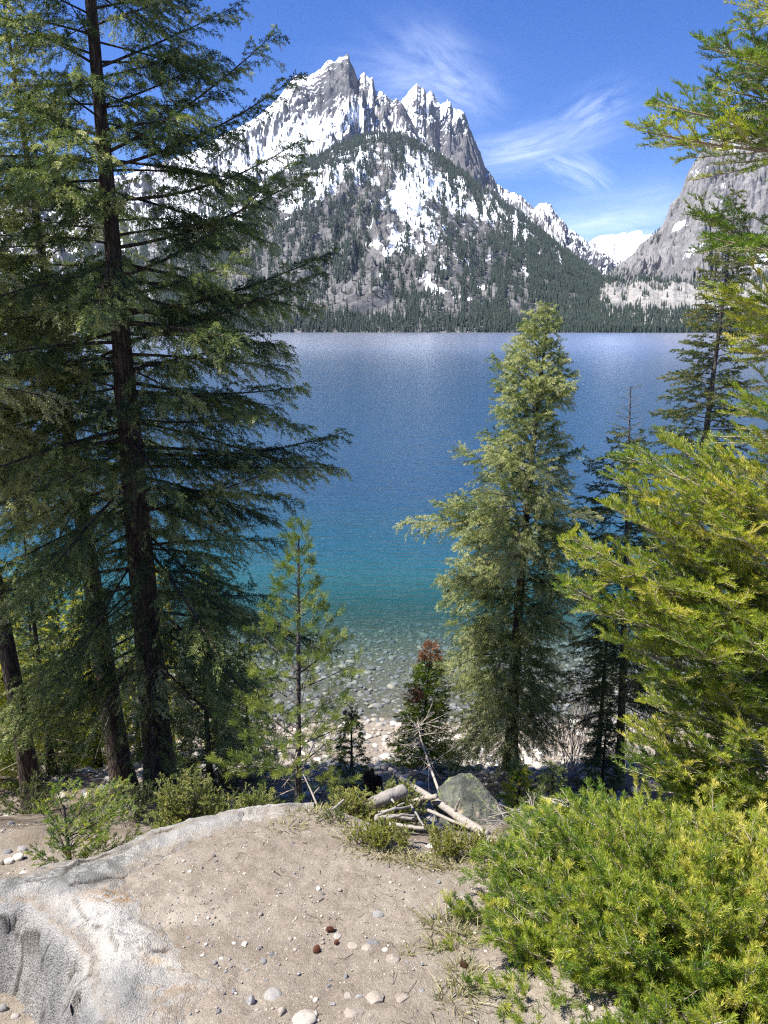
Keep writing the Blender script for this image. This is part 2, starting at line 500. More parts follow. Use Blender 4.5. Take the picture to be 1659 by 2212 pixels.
# --- second massif and its long ridge into the canyon
p2 = [c4(*p) for p in [(600, 520), (800, 430), (850, 372), (880, 340), (900, 310), (930, 270), (950, 262), (975, 285), (1000, 292), (1015, 330), (1040, 305), (1060, 325), (1080, 365), (1105, 400), (1140, 382), (1155, 366), (1175, 380), (1186, 430), (1230, 428), (1265, 445), (1290, 490), (1305, 560), (1330, 620), (1350, 660), (1380, 720), (1400, 790), (1410, 830), (1440, 850), (1470, 900), (1485, 935)]]
p2 += [c5(*p) for p in [(60, 205), (110, 232), (150, 238), (175, 255), (200, 275), (215, 300), (258, 328), (290, 298), (330, 290), (355, 300), (385, 360), (400, 380), (430, 400), (465, 455), (500, 465), (530, 490), (570, 525), (600, 560), (690, 610), (750, 652), (800, 690)]]
def snow_high(N, n, T, U, V, r):
    up = n[..., 2]
    med = fbm(U / 9. + V / 14., V / 7., oct=4, gain=.6, seed=171, ridged=True)
    s = .30 + .55 * smooth(.40, .78, up) - .38 * smooth(.05, .6, med) + .26 * smooth(-.1, -.6, n[..., 0]) - .26 * smooth(.2, .7, n[..., 0])
    s = s + .12 * smooth(-.2, -.8, r)
    return s
def snow_p2(N, n, T, U, V, r):
    s = snow_high(N, n, T, U, V, r)
    s = s + .35 * blob(U, V, 915, 240, 60, 40) - .50 * blob(U, V, 1015, 330, 50, 75, 60) - .3 * blob(U, V, 1035, 360, 30, 60)
    s = s + .1 * blob(U, V, 1200, 530, 120, 60, 35)
    return s
M_P2 = mountain('second_snowy_massif', p2, lambda a: 5600 + 900 * smooth(.12, .42, a), 3300, 760, 330, .95, 210, 330, 17, snow_p2, M_RS_HIGH, 740, 1370, .0025, -10)

# --- main massif with the pointed summit
p1 = [(-320, 470), (-100, 450), (0, 432), (120, 415), (200, 398), (300, 366), (408, 331), (504, 283), (560, 250), (600, 208), (635, 163)]
p1 += [c4(*p) for p in [(210, 195), (260, 180), (300, 150), (350, 100), (375, 105), (390, 115), (420, 80), (430, 70), (455, 75), (468, 54), (488, 55), (495, 95), (520, 150), (548, 230), (551, 245), (570, 200), (590, 183), (610, 200), (630, 215), (645, 200), (655, 225), (665, 290), (700, 295), (740, 320), (765, 360), (790, 370), (810, 355), (830, 375), (860, 400), (880, 440), (920, 520), (960, 590), (1000, 640), (1100, 760), (1200, 860), (1350, 1000)]]
def snow_p1(N, n, T, U, V, r):
    s = snow_high(N, n, T, U, V, r) + .12
    s = s - .55 * blob(U, V, 742, 158, 24, 42) - .45 * blob(U, V, 715, 185, 30, 45, 20) - .35 * blob(U, V, 705, 235, 28, 20)
    s = s - .55 * blob(U, V, 880, 245, 22, 40, -35) - .40 * blob(U, V, 815, 238, 18, 28) - .3 * blob(U, V, 780, 200, 14, 22)
    s = s + .45 * blob(U, V, 770, 245, 50, 26, -30) + .4 * blob(U, V, 660, 290, 90, 45, -25) + .35 * blob(U, V, 520, 350, 130, 50, -25) + .3 * blob(U, V, 900, 290, 60, 10, 38)
    return s
M_P1 = mountain('main_snowy_massif', p1, 4700, 2650, 900, 420, .93, 240, 330, 29, snow_p1, M_RS_HIGH, -260, 1040, .0022, -10)

# --- wooded buttress in front
pf = [(-320, 655), (0, 600), (150, 560), (300, 512), (430, 462), (531, 413), (633, 358), (721, 318), (780, 297), (803, 291), (831, 289), (862, 293), (900, 307), (960, 342), (1034, 399), (1129, 467), (1211, 535), (1292, 596), (1320, 628), (1347, 651), (1390, 690), (1450, 712), (1950, 716)]
def front_snow(N, n, T, U, V, r):
    s = .17 + .26 * smooth(.4, .9, T)
    nz = fbm(U / 26., V / 26., oct=4, seed=77)
    s = s + .46 * nz
    for b, k in (((868, 440, 38, 60, 8), .42), ((885, 395, 30, 22, 0), .35), ((835, 530, 30, 40, 30), .45), ((905, 480, 30, 60, 0), .45),
                 ((930, 622, 34, 10, 20), .6), ((965, 420, 60, 30, 30), .42), ((1010, 450, 60, 25, 35), .35), ((700, 400, 70, 26, -30), .42), ((960, 545, 60, 40, 30), .22), ((1050, 560, 60, 30, 30), .16), ((640, 440, 60, 30, -30), .3), ((760, 350, 60, 25, -20), .25), ((900, 345, 60, 25, 20), .30), ((480, 480, 120, 24, -25), .3), ((1120, 520, 50, 20, 35), .2), ((1010, 640, 50, 30, 0), .18)):
        s = s + k * blob(U, V, *b)
    s = s - .35 * blob(U, V, 660, 560, 110, 70) - .35 * blob(U, V, 800, 680, 200, 34)
    return s
M_F = mountain('wooded_buttress', pf, lambda a: 3200 - 900 * smooth(.12, .36, a), 1605, 900, 420, 1.0, 80, 260, 41, front_snow, M_RS_FRONT, -260, 1920, .0035, -3.0, 1.2)

# --- granite cliff mountain on the right
pc = [c5(*p) for p in [(560, 800), (650, 745), (715, 705), (800, 640), (860, 590), (900, 540), (950, 500), (1000, 460), (1030, 420), (1060, 350), (1075, 300), (1130, 250), (1150, 190), (1190, 90)]] + [(1520, 320), (1560, 280), (1610, 245), (1659, 215), (1760, 160), (1950, 120)]
def snow_c(N, n, T, U, V, r):
    s = -.06 + .35 * smooth(.62, .92, n[..., 2]) + .25 * smooth(420, 260, V)
    for b, k in ((c5(1125, 435) + (28, 9, -32), .95), (c5(1220, 575) + (36, 8, -38), .95), (c5(1220, 120) + (12, 8, 0), .8), (c5(1380, 290) + (12, 5, 0), .7), (c5(1600, 640) + (40, 20, -25), .9), ((1570, 400) + (40, 14, -20), .45), ((1570, 300) + (60, 40, 0), .4)):
        s = s + k * blob(U, V, *b)
    return s
M_C = mountain('granite_cliff_mountain', pc, lambda a: 3300 + 300 * smooth(.3, .5, a), 2250, 560, 380, .85, 190, 190, 53, snow_c, M_RS_CLIFF, 1262, 1950, .004, -5)

# --- low rocky benches above the far shore
pb = [(1040, 716), (1120, 705), (1190, 690), (1260, 660), (1290, 622)] + [c5(*p) for p in [(650, 775), (700, 752), (760, 758), (800, 785), (830, 788), (870, 760), (900, 748), (950, 744), (1000, 758), (1030, 778), (1065, 765), (1100, 752), (1150, 770), (1200, 782), (1300, 788), (1400, 770), (1500, 740), (1650, 730)]] + [(1800, 585), (1960, 580)]
def snow_b(N, n, T, U, V, r): return -.2 + .10 * smooth(.8, .95, n[..., 2]) + 0 * U
M_RS_BENCH = rock_snow_material('bench_granite', (.24, .23, .215), (.35, .335, .31), (.10, .10, .095), 26)
M_B = mountain('rocky_bench', pb, 2250, 1606, 520, 200, .9, 60, 110, 67, snow_b, M_RS_BENCH, 1040, 1950, .004, -3.0)

# --- far forest
def forest_tree_mesh(seed, sides=5, tiers=4, slim=.16):
    r = np.random.default_rng(seed); V = []; F = []
    for k in range(tiers):
        zb = .06 + .86 * (k / tiers); zt = min(1.0, zb + .94 / tiers * 1.75)
        if k == tiers - 1: zt = 1.0
        rad = slim * (1 - k / tiers * .82)
        b = len(V); V.append((0, 0, zt))
        for j in range(sides):
            a = 2 * math.pi * (j + r.random() * .6) / sides
            q = rad * (.65 + .6 * r.random())
            V.append((q * math.cos(a), q * math.sin(a), zb - .03 * r.random()))
        for j in range(sides): F.append((b, b + 1 + j, b + 1 + (j + 1) % sides))
    b = len(V); V += [(.012, 0, 0), (-.006, .01, 0), (-.006, -.01, 0), (0, 0, .2)]; F += [(b, b + 1, b + 3), (b + 1, b + 2, b + 3), (b + 2, b, b + 3)]
    return np.array(V, float), np.array(F)

def plain_foliage(name, a, b, trans=.12):
    m, t, out = material(name)
    col = t.mix(t.attr('tint'), a + (1,), b + (1,))
    p = pbsdf(t, col, .8, .1)
    tr = t.node('ShaderNodeBsdfTranslucent'); t.link(col, tr.inputs[0])
    mx = t.node('ShaderNodeMixShader'); mx.inputs[0].default_value = trans
    t.link(p.outputs[0], mx.inputs[1]); t.link(tr.outputs[0], mx.inputs[2]); t.link(mx.outputs[0], out.inputs[0])
    return m
M_FARTREE = plain_foliage('distant_conifer', (.026, .040, .036), (.055, .072, .055))

cand = []                                # (position, height, tint) of every far tree
def scatter(key, n, dens, hmin, hmax, seed):
    N, nn, T, U, V, sn = MOUNT[key]
    r = np.random.default_rng(seed)
    nr, nc = T.shape; nr = nr - 15
    i = r.random(n) * (nr - 1); j = r.random(n) * (nc - 1)
    i0 = i.astype(int); j0 = j.astype(int); fi = (i - i0)[:, None]; fj = (j - j0)[:, None]
    p = N[i0, j0] * (1 - fi) * (1 - fj) + N[i0 + 1, j0] * fi * (1 - fj) + N[i0, j0 + 1] * (1 - fi) * fj + N[i0 + 1, j0 + 1] * fi * fj
    d = dens(p, U[i0, j0], V[i0, j0], T[i0, j0], nn[i0, j0], sn[i0, j0])
    k = r.random(n) < d
    # keep what the camera's side can see
    k &= (U[i0, j0] > -60) & (U[i0, j0] < 1720)
    p = p[k]; h = (hmin + (hmax - hmin) * r.random(len(p))) * np.where(r.random(len(p)) < .2, .6, 1)
    cand.append(np.column_stack([p, h, r.random(len(p))]))
def d_front(p, U, V, T, n, s):
    st = fbm(U / 11., V / 42., oct=4, gain=.6, seed=91) ; big = fbm(U / 70., V / 60., oct=3, seed=95)
    d = .36 + 1.25 * st + .35 * big
    edge = np.interp(U, [q[0] for q in pf], [q[1] for q in pf])
    d = d + .42 * np.exp(-((V - edge) / 22.) ** 2) * smooth(480, 820, U + 200) + .8 * smooth(668, 700, V) + .40 * blob(U, V, 1230, 610, 110, 50, 35) + .28 * blob(U, V, 1100, 470, 110, 22, 38)
    for b, k in (((868, 440, 34, 56, 8), .8), ((835, 535, 26, 34, 30), .7), ((930, 622, 30, 9, 20), .8), ((800, 665, 90, 22, 0), .75), ((650, 600, 60, 34, 0), .35), ((1000, 610, 80, 30, 20), .30), ((905, 490, 25, 50, 0), .4), ((700, 400, 50, 14, -30), .3), ((980, 425, 40, 12, 30), .3)):
        d = d - k * blob(U, V, *b)
    return np.clip(d, .015, 1)
scatter('wooded_buttress', 230000, d_front, 11, 23, 1)
def d_bench(p, U, V, T, n, s):
    st = fbm(U / 16., V / 10., oct=4, gain=.6, seed=101)
    return np.clip(-.15 + 1.1 * st + 1.3 * smooth(655, 690, V) + 1.2 * smooth(1330, 1280, U) + .9 * np.exp(-((V - 606) / 7.) ** 2), 0, 1)
scatter('rocky_bench', 22000, d_bench, 10, 19, 2)
def d_cliff(p, U, V, T, n, s):
    st = fbm(U / 20., V / 12., oct=4, gain=.6, seed=111)
    return np.clip(-.25 + 1.0 * st + 1.6 * smooth(572, 600, V) + .9 * blob(U, V, *c5(960, 510), 36, 12, -40) + .5 * blob(U, V, *c5(1330, 560), 30, 12, -40), 0, 1)
scatter('granite_cliff_mountain', 16000, d_cliff, 9, 17, 3)
def d_p2(p, U, V, T, n, s):
    st = fbm(U / 12., V / 12., oct=4, gain=.6, seed=121)
    return np.clip(-.1 + 1.0 * st + .9 * smooth(500, 590, V) - 1.2 * smooth(470, 430, V), 0, 1)
scatter('second_snowy_massif', 16000, d_p2, 10, 18, 4)
def d_p1(p, U, V, T, n, s):
    st = fbm(U / 12., V / 12., oct=4, gain=.6, seed=131)
    return np.clip(-.45 + 1.2 * st + .5 * smooth(290, 400, V), 0, .6)
scatter('main_snowy_massif', 12000, d_p1, 8, 14, 5)
far = np.concatenate(cand)
# a row of trees standing right on the far shore
r = np.random.default_rng(15)
n = 620
u_ = r.uniform(-40, 1700, n); rr = r.uniform(1606, 1660, n)
a_ = np.array([math.atan2(*pix_dir(q, 716)[:2]) for q in u_])
shore = np.column_stack([rr * np.sin(a_), rr * np.cos(a_), np.full(n, -.8) + (rr - 1606) * .10, r.uniform(11, 22, n) * np.where(u_ > 1080, 1.05, .85), r.random(n)])
shore = shore[(u_ > 1060) | (r.random(n) < .62)]
far = np.concatenate([far, shore])
U_, V_, F_ = project(far[:, :3])
show = far[:, 3] / F_
show[(U_ < -10) | (U_ > 1500) | ((U_ < 560))] *= .3
order = np.argsort(-show)
far = far[order]
protos = [forest_tree_mesh(s, 6, 6, .15 + .02 * (s % 3)) for s in range(5)]
pm = []
for k, (V0, F0) in enumerate(protos):
    pm.append(make_mesh('distant_tree', V0, F0, [M_FARTREE], {'tint': np.full(len(V0), k / 5.)}))
for i in range(300):
    x, y, z, h, tn = far[i]
    link('distant_conifer', pm[i % 5], loc=(x, y, z), rot=(0, 0, float(tn * 6)), scale=(h * .78, h * .78, h), label='tall dark conifer in the wood across the lake below the mountains', category='tree', group='single conifers along the far shore')
rest = far[300:]
parts = []
lows = [forest_tree_mesh(s + 20, 5, 4, .15 + .02 * (s % 3)) for s in range(6)]
for k in range(6):
    q = rest[k::6]; V0, F0 = lows[k]
    VV = V0[None] * np.stack([q[:, 3] * .76, q[:, 3] * .76, q[:, 3]], -1)[:, None] + q[:, None, :3]
    FF = F0[None] + (np.arange(len(q)) * len(V0))[:, None, None]
    parts.append((VV.reshape(-1, 3), FF.reshape(-1, 3), {'tint': np.repeat(q[:, 4], len(V0))}))
V, F, A = cat(parts)
link('far_forest', make_mesh('far_forest', V, F, [M_FARTREE], A), kind='stuff', label='dense dark conifer forest covering the far mountain slopes')
# ------------------------------------------------------------------ conifer builder
def frames(T):
    a = np.cross(T, np.where(np.abs(T[..., 2:]) > .9, np.array([1.0, 0, 0]), UP)); a = nrm(a)
    return a, np.cross(T, a)

def tubes(P, R, k=5, tint=0.0, cap=True):
    """P (n, s, 3) centre lines, R (n, s) radii -> mesh piece of quads"""
    n, s, _ = P.shape
    T = nrm(np.gradient(P, axis=1)); a, b = frames(T)
    ang = 2 * np.pi * np.arange(k) / k
    ring = P[:, :, None] + R[:, :, None, None] * (a[:, :, None] * np.cos(ang)[:, None] + b[:, :, None] * np.sin(ang)[:, None])
    V = ring.reshape(-1, 3)
    i = np.arange(n)[:, None, None] * s * k; j = np.arange(s - 1)[None, :, None] * k; q = np.arange(k)[None, None]
    q2 = (q + 1) % k
    F = np.stack([i + j + q, i + j + q2, i + j + k + q2, i + j + k + q], -1).reshape(-1, 4)
    tn = np.broadcast_to(np.asarray(tint, float).reshape(-1, 1) if np.ndim(tint) else np.full((n, 1), tint), (n, s * k)).reshape(-1)
    return V, F, {'tint': tn}

class Curves:
    """bundle of bent shoots: o + L*s*d + bend*L*s^2"""
    def __init__(s, o, d, L, bend):
        s.o = np.asarray(o, float); s.d = nrm(np.asarray(d, float)); s.L = np.asarray(L, float); s.b = np.asarray(bend, float)
    def at(s, i, t):
        return s.o[i] + s.L[i, None] * (s.d[i] * t[:, None] + s.b[i] * (t ** 2)[:, None])
    def tan(s, i, t):
        return nrm(s.d[i] + 2 * s.b[i] * t[:, None])
    def poly(s, ns, t0=0.0):
        t = np.linspace(t0, 1, ns)
        return s.o[:, None] + s.L[:, None, None] * (s.d[:, None] * t[None, :, None] + s.b[:, None] * (t ** 2)[None, :, None])

def side_shoots(c, r, spacing, s0, ang, Lf, flat=.25, lift=0.0, droop=.0, both=True, jit=.2):
    """side shoots along every curve of a bundle; Lf(s, L) gives their length"""
    n = np.maximum(2, (c.L * (1 - s0) / spacing)).astype(int)
    i = np.repeat(np.arange(len(n)), n)
    k = np.arange(len(i)) - np.repeat(np.cumsum(n) - n, n)
    t = s0 + (1 - s0) * (k + r.random(len(i))) / n[i]
    t = np.clip(t, 0, 1)
    T = c.tan(i, t)
    S = nrm(np.cross(T, UP) + 1e-6)
    sign = np.where((k % 2) == 0, 1.0, -1.0)[:, None]
    N = np.cross(S, T)
    roll = r.normal(0, flat, len(i))[:, None]
    side = S * np.cos(roll) * sign + N * np.sin(roll)
    a = np.radians(ang + r.normal(0, 9, len(i)))[:, None]
    d = T * np.cos(a) + side * np.sin(a) + UP * lift + r.normal(0, jit * .4, (len(i), 3))
    L = Lf(t, c.L[i]) * r.uniform(.6, 1.15, len(i))
    b = np.tile(UP * -droop, (len(i), 1)) + r.normal(0, .05, (len(i), 3)) + .25 * T
    return Curves(c.at(i, t), d, L, b), i, t

def needles(P0, P1, r, per, nl, nw, ang=55, up=0.0, tint=None, spread=.35):
    """needle triangles round straight twigs P0 -> P1"""
    n = len(P0); ax = P1 - P0; L = np.linalg.norm(ax, axis=1, keepdims=True); T = ax / np.maximum(L, 1e-6)
    a, b = frames(T)
    m = per
    u = (np.arange(m)[None] + r.random((n, m))) / m
    ph = r.uniform(0, 2 * np.pi, (n, m))
    rad = a[:, None] * np.cos(ph)[..., None] + b[:, None] * np.sin(ph)[..., None]
    rad = nrm(rad + UP * up)
    th = np.radians(ang + r.normal(0, 9, (n, m)) - 25 * u)[..., None]
    d = T[:, None] * np.cos(th) + rad * np.sin(th)
    base = P0[:, None] + ax[:, None] * u[..., None]
    ln = (nl * r.uniform(.7, 1.15, (n, m)) * (1 - .25 * u))[..., None]
    wv = nrm(np.cross(d, r.normal(0, 1, (n, m, 3)))) * nw * .5
    tip = base + d * ln
    mid = base + d * ln * .55
    V = np.stack([base - wv * .5, mid + wv, tip, mid - wv], 2).reshape(-1, 3)
    F = np.arange(n * m * 4).reshape(-1, 4)
    tn = (np.repeat(tint, m) if tint is not None else np.full(n * m, .5)) + r.normal(0, .06, n * m)
    return V, F, {'tint': np.repeat(np.clip(tn, 0, 1), 4)}

def leaf_material(name, stops, trans=.35, rough=.55, spec=.35):
    m, t, out = material(name)
    col = t.ramp(t.attr('tint'), stops)
    p = pbsdf(t, col, rough, spec)
    tr = t.node('ShaderNodeBsdfTranslucent'); t.link(t.mix(1.0, col, (1.15, 1.25, .55, 1), 'MULTIPLY'), tr.inputs[0])
    mx = t.node('ShaderNodeMixShader'); mx.inputs[0].default_value = trans
    t.link(p.outputs[0], mx.inputs[1]); t.link(tr.outputs[0], mx.inputs[2]); t.link(mx.outputs[0], out.inputs[0])
    return m
M_DOUG = leaf_material('douglas_fir_needles', [(0, (.032, .060, .030)), (.4, (.10, .145, .048)), (.75, (.27, .31, .10)), (1, (.50, .50, .27))])
M_SPRUCE = leaf_material('spruce_needles', [(0, (.024, .045, .024)), (.5, (.08, .11, .03)), (.85, (.19, .20, .055)), (1, (.28, .23, .09))])
M_FIR = leaf_material('young_fir_needles', [(0, (.055, .125, .020)), (.4, (.18, .27, .028)), (.75, (.42, .44, .042)), (1, (.64, .55, .11))], .42, .45, .4)
M_PINE = leaf_material('pine_needles', [(0, (.045, .085, .022)), (.5, (.12, .18, .035)), (1, (.30, .33, .07))], .35)
M_JUNI = leaf_material('juniper_scales', [(0, (.08, .12, .035)), (.5, (.22, .26, .06)), (1, (.46, .44, .13))], .35)
M_RED = leaf_material('dead_red_needles', [(0, (.16, .065, .030)), (1, (.40, .20, .10))], .25)

def bark_material(name, a, b, c, scale=26, vert=.18, crk=.75):
    m, t, out = material(name)
    obj = t.node('ShaderNodeTexCoord').outputs['Object']
    pos = t.mapping(obj, (1, 1, vert))
    n1 = t.noise(pos, scale, 6, .65, .6); n2 = t.noise(obj, scale * 4, 4, .6)
    vor = t.node('ShaderNodeTexVoronoi', feature='DISTANCE_TO_EDGE'); t.link(pos, vor.inputs['Vector']); vor.inputs['Scale'].default_value = scale * .8
    crack = t.maprange(vor.outputs['Distance'], 0, .12)
    col = t.mix(t.maprange(n1, .35, .65), a + (1,), b + (1,))
    col = t.mix(t.maprange(n2, .55, .7), col, c + (1,))
    col = t.mix(t.math('MULTIPLY', t.math('SUBTRACT', 1.0, crack), crk), col, tuple(x * .3 for x in a) + (1,))
    tint = t.attr('tint')
    col = t.mix(tint, col, (.42, .36, .30, 1))
    h = t.math('ADD', t.math('MULTIPLY', crack, .8 if crk else 0.0), n1)
    p = pbsdf(t, col, .92, .12, h, .9, .012)
    t.link(p.outputs[0], out.inputs[0])
    return m
M_BARK = bark_material('furrowed_fir_bark', (.055, .042, .034), (.10, .08, .066), (.16, .135, .115))
M_BARK_GREY = bark_material('smooth_grey_bark', (.08, .07, .062), (.15, .135, .12), (.24, .22, .20), 20, .6)
M_TWIG = bark_material('pale_fir_twig', (.26, .20, .145), (.42, .34, .25), (.52, .44, .35), 60, .6, .0)
M_DEAD = bark_material('weathered_dead_wood', (.17, .16, .147), (.30, .285, .265), (.43, .41, .38), 30, .25, .0)

def trunk_curve(base, top, bend, ns=26):
    t = np.linspace(0, 1, ns)[:, None]
    base = np.asarray(base, float); top = np.asarray(top, float)
    side = np.array([bend[0], bend[1], 0])
    return base + (top - base) * t + side * np.sin(np.pi * t)

def seg_pts(c, s0=0.0):
    """split each curve in two straight twigs"""
    n = len(c.L); i = np.arange(n)
    p0 = c.at(i, np.full(n, s0)); p1 = c.at(i, np.full(n, (1 + s0) / 2)); p2 = c.at(i, np.full(n, 1.0))
    return np.concatenate([p0, p1]), np.concatenate([p1, p2])

def conifer(name, label, base, top, r_base, crown, seed, nbr, leafmat, barkmat, group=None, category='tree',
            crown0=.2, prof=None, elev=(-12, 35), droop=.22, sp2=.10, l2=.45, sp3=.05, l3=.09, per=9, nl=.028, nw=.0042, tint=(.45, .2),
            explicit=(), asym=None, tip_red=0.0, bend=(0, 0), flat=.3, hang=.15, dead=0, s0=.18, up=.25, ang2=52, pale_tip=True, extra=None, bare_top=0.0, trunk_k=12, buried=.35, dens=(2.0, .50, .64, 1.9, 1.25)):
    r = np.random.default_rng(seed)
    per = int(round(per * 1.5)); nw = nw * .64
    nbr = int(nbr * dens[0]); sp2 = sp2 * dens[1]; sp3 = sp3 * dens[2]; nw = nw * dens[3]; nl = nl * dens[4]
    base = np.asarray(base, float); top = np.asarray(top, float)
    TC = trunk_curve(base - UP * buried, top, bend)
    tt = np.linspace(0, 1, len(TC)); H = top[2] - base[2]
    rad = r_base * (1 - tt) ** 1.05 + .006 + r_base * .45 * np.exp(-((tt * (H + buried) - buried * .9).clip(0) / .22))
    def on_trunk(t): return np.stack([np.interp(t, tt, TC[:, k]) for k in range(3)], -1)
    root = link(name, None, loc=base, label=label, category=category)
    if group: root['group'] = group
    Vt, Ft, At = tubes(TC[None], rad[None], trunk_k)
    wob = .10 * r_base * fbm(Vt[:, 0] * 14, Vt[:, 1] * 14, Vt[:, 2] * 3, oct=3, seed=seed)
    cx = np.repeat(TC, trunk_k, 0); Vt = Vt + (Vt - cx) * (wob / max(r_base, 1e-3) * 2)[:, None]
    # --- limbs
    t = crown0 + (1 - crown0) * (np.arange(nbr) + r.random(nbr)) / nbr
    t = np.minimum(t, .995)
    az = np.arange(nbr) * 2.39996 + r.normal(0, .35, nbr)
    q = (t - crown0) / (1 - crown0)
    pr = (prof(q) if prof else np.clip(1 - q, 0, 1) ** .75 * np.clip(q * 6 + .45, 0, 1))
    L = crown * pr * r.uniform(.62, 1.12, nbr) + .04
    h = np.stack([np.cos(az), np.sin(az), np.zeros(nbr)], -1)
    if asym is not None:
        L = L * (1 + (h @ np.array([asym[0], asym[1], 0])))
    el = np.radians(elev[0] + (elev[1] - elev[0]) * q + r.normal(0, 6, nbr))
    d = h * np.cos(el)[:, None] + UP * np.sin(el)[:, None]
    b = -UP * (droop * (1 - q) * r.uniform(.5, 1.3, nbr))[:, None] + .0
    o = on_trunk(t)
    if len(explicit):
        eo, ed, eL, eb = [], [], [], []
        for (to, tip, sag) in explicit:
            p0 = on_trunk(np.array([to]))[0]; tip = np.asarray(tip, float); v = tip - p0; Lx = np.linalg.norm(v)
            bb = UP * sag
            eo.append(p0); ed.append(v / Lx - bb); eL.append(Lx); eb.append(bb)
        # d is normalised in Curves, so fold its length in
        ed = np.array(ed); ln = np.linalg.norm(ed, axis=1)
        o = np.concatenate([o, eo]); d = np.concatenate([d, ed / ln[:, None]]); b = np.concatenate([b, np.array(eb) / ln[:, None]]); L = np.concatenate([L, np.array(eL) * ln])
    c1 = Curves(o, d, L, b)
    c2, i2, t2 = side_shoots(c1, r, sp2, s0, ang2, lambda s, LL: l2 * np.minimum(1, LL / 1.0) * (1.02 - s) ** .6 * np.clip(s * 3 + .25, 0, 1) + .06, flat, .0, hang)
    c3, i3, t3 = side_shoots(c2, r, sp3, .12, 46, lambda s, LL: l3 * (.6 + .5 * (1 - s)), flat * 1.3, 0.0, hang * 1.4)
    wood = [tubes(c1.poly(8), (np.clip(.0085 * c1.L + .003, .003, .04)[:, None] * np.linspace(1, .14, 8)[None]), 5),
            tubes(c2.poly(4), (np.clip(.006 * c2.L, .0014, .005)[:, None] * np.linspace(1, .3, 4)[None]), 3, .35 * (r.random(len(c2.L)) < .5))]
    # --- needles
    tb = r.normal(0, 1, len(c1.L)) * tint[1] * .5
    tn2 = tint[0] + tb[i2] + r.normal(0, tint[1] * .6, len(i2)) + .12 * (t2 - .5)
    tn3 = tn2[i3] + r.normal(0, tint[1] * .5, len(i3)) + .25 * (t3 - .4) * (1 if pale_tip else 0)  # needle tint gets paler towards the tip of each side branch
    A0, A1 = seg_pts(c3); tA = np.concatenate([tn3, tn3])
    B0, B1 = seg_pts(c2, .3); tB = np.concatenate([tn2, tn2]) + .05
    C0, C1 = seg_pts(c1, .75); tC = np.full(len(C0), tint[0] + .1)
    keep = np.ones(len(A0), bool)
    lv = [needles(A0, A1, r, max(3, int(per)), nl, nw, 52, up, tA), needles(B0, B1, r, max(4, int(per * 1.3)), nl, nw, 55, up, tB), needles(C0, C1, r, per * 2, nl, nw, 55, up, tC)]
    if dead:
        # bare snags low on the trunk
        td = r.uniform(.05, crown0 + .25, dead); ad = r.uniform(0, 2 * np.pi, dead)
        cd = Curves(on_trunk(td), np.stack([np.cos(ad), np.sin(ad), r.uniform(-.35, .1, dead)], -1), r.uniform(.25, .8, dead) * crown * .6, np.tile(-UP * .15, (dead, 1)))
        cd2, _, _ = side_shoots(cd, r, .12, .25, 45, lambda s, LL: .22 * (1.1 - s), .6, 0, .1)
        wood += [tubes(cd.poly(6), np.linspace(.009, .002, 6)[None] * np.ones((dead, 1)), 4, .6), tubes(cd2.poly(3), np.linspace(.003, .001, 3)[None] * np.ones((len(cd2.L), 1)), 3, .6)]
    V, F, A = cat([(Vt, Ft, At)]); off = base
    link('trunk', make_mesh('trunk', V - off, F, [barkmat], A, True), root)
    V, F, A = cat(wood)
    link('branches', make_mesh('branches', V - off, F, [barkmat], A, True), root)
    V, F, A = cat(lv)
    midx = None; mats = [leafmat]
    if tip_red > 0 or extra is not None:
        z = (V[:, 2][F[:, 0]] - base[2]) / H
        red = np.zeros(len(F), bool)
        if tip_red > 0: red |= z > 1 - tip_red
        if extra is not None: red |= extra(V[F[:, 0]])
        mats = [leafmat, M_RED]; midx = red.astype(int)
    if bare_top > 0:
        z = (V[:, 2][F[:, 0]] - base[2]) / H
        k = (z < 1 - bare_top) | (r.random(len(F)) < .04); F = F[k]; midx = None if midx is None else midx[k]
    link('crown', make_mesh('crown', V - off, F, mats, A, False, midx), root)
    return root, on_trunk

def lift(g, dz): return np.array([g[0], g[1], g[2] + dz])

# ------------------------------------------------------------------ the tall trees on the bank
# big fir left of centre
bY = 7.4
gb = G(352, 1722, 6.5); gb = np.array([pix_dir(352, 1722)[0] / pix_dir(352, 1722)[1] * bY, bY, float(ground_z(pix_dir(352, 1722)[0] / pix_dir(352, 1722)[1] * bY, bY))])
top_b = gb + np.array([-.12, .1, 11.0])
def tfrac(v, base, top):
    """height fraction along a trunk that appears at frame height v"""
    t = np.linspace(0, 1, 400); P = base + (top - base) * t[:, None]; _, vv, _ = project(P)
    return float(np.interp(-v, -vv, t))
ex = []
for (v0, u, v, dy, sag) in [(120, 512, 12, .3, .05), (300, 595, 70, -.2, .18), (330, 648, 160, .3, .22), (395, 655, 300, -.3, .30), (500, 672, 372, .2, .22), (560, 650, 330, -.6, .3),
                            (640, 715, 545, 0, .18), (700, 690, 590, -.5, .1), (760, 600, 735, .4, -.05), (800, 655, 835, -.3, .12), (930, 740, 935, .1, .22), (960, 735, 1010, -.3, .02), (1010, 640, 1080, .4, -.08),
                            (1060, 600, 1010, -.5, .1), (1130, 610, 1170, 0, -.1), (1250, 600, 1290, .5, -.12), (1330, 520, 1330, -.4, -.1), (1460, 560, 1400, .4, .05), (860, 560, 900, -.8, .1), (600, 520, 560, -.9, .1), (200, 470, 120, -.4, .1),
                            (640, 20, 560, -.4, -.05), (800, 30, 760, -.6, .05), (420, 40, 330, -.3, .1), (300, 60, 200, .4, .1)]:
    ex.append((tfrac(v0 if v0 else 0, gb, top_b), P3(u, v, bY + dy), sag))
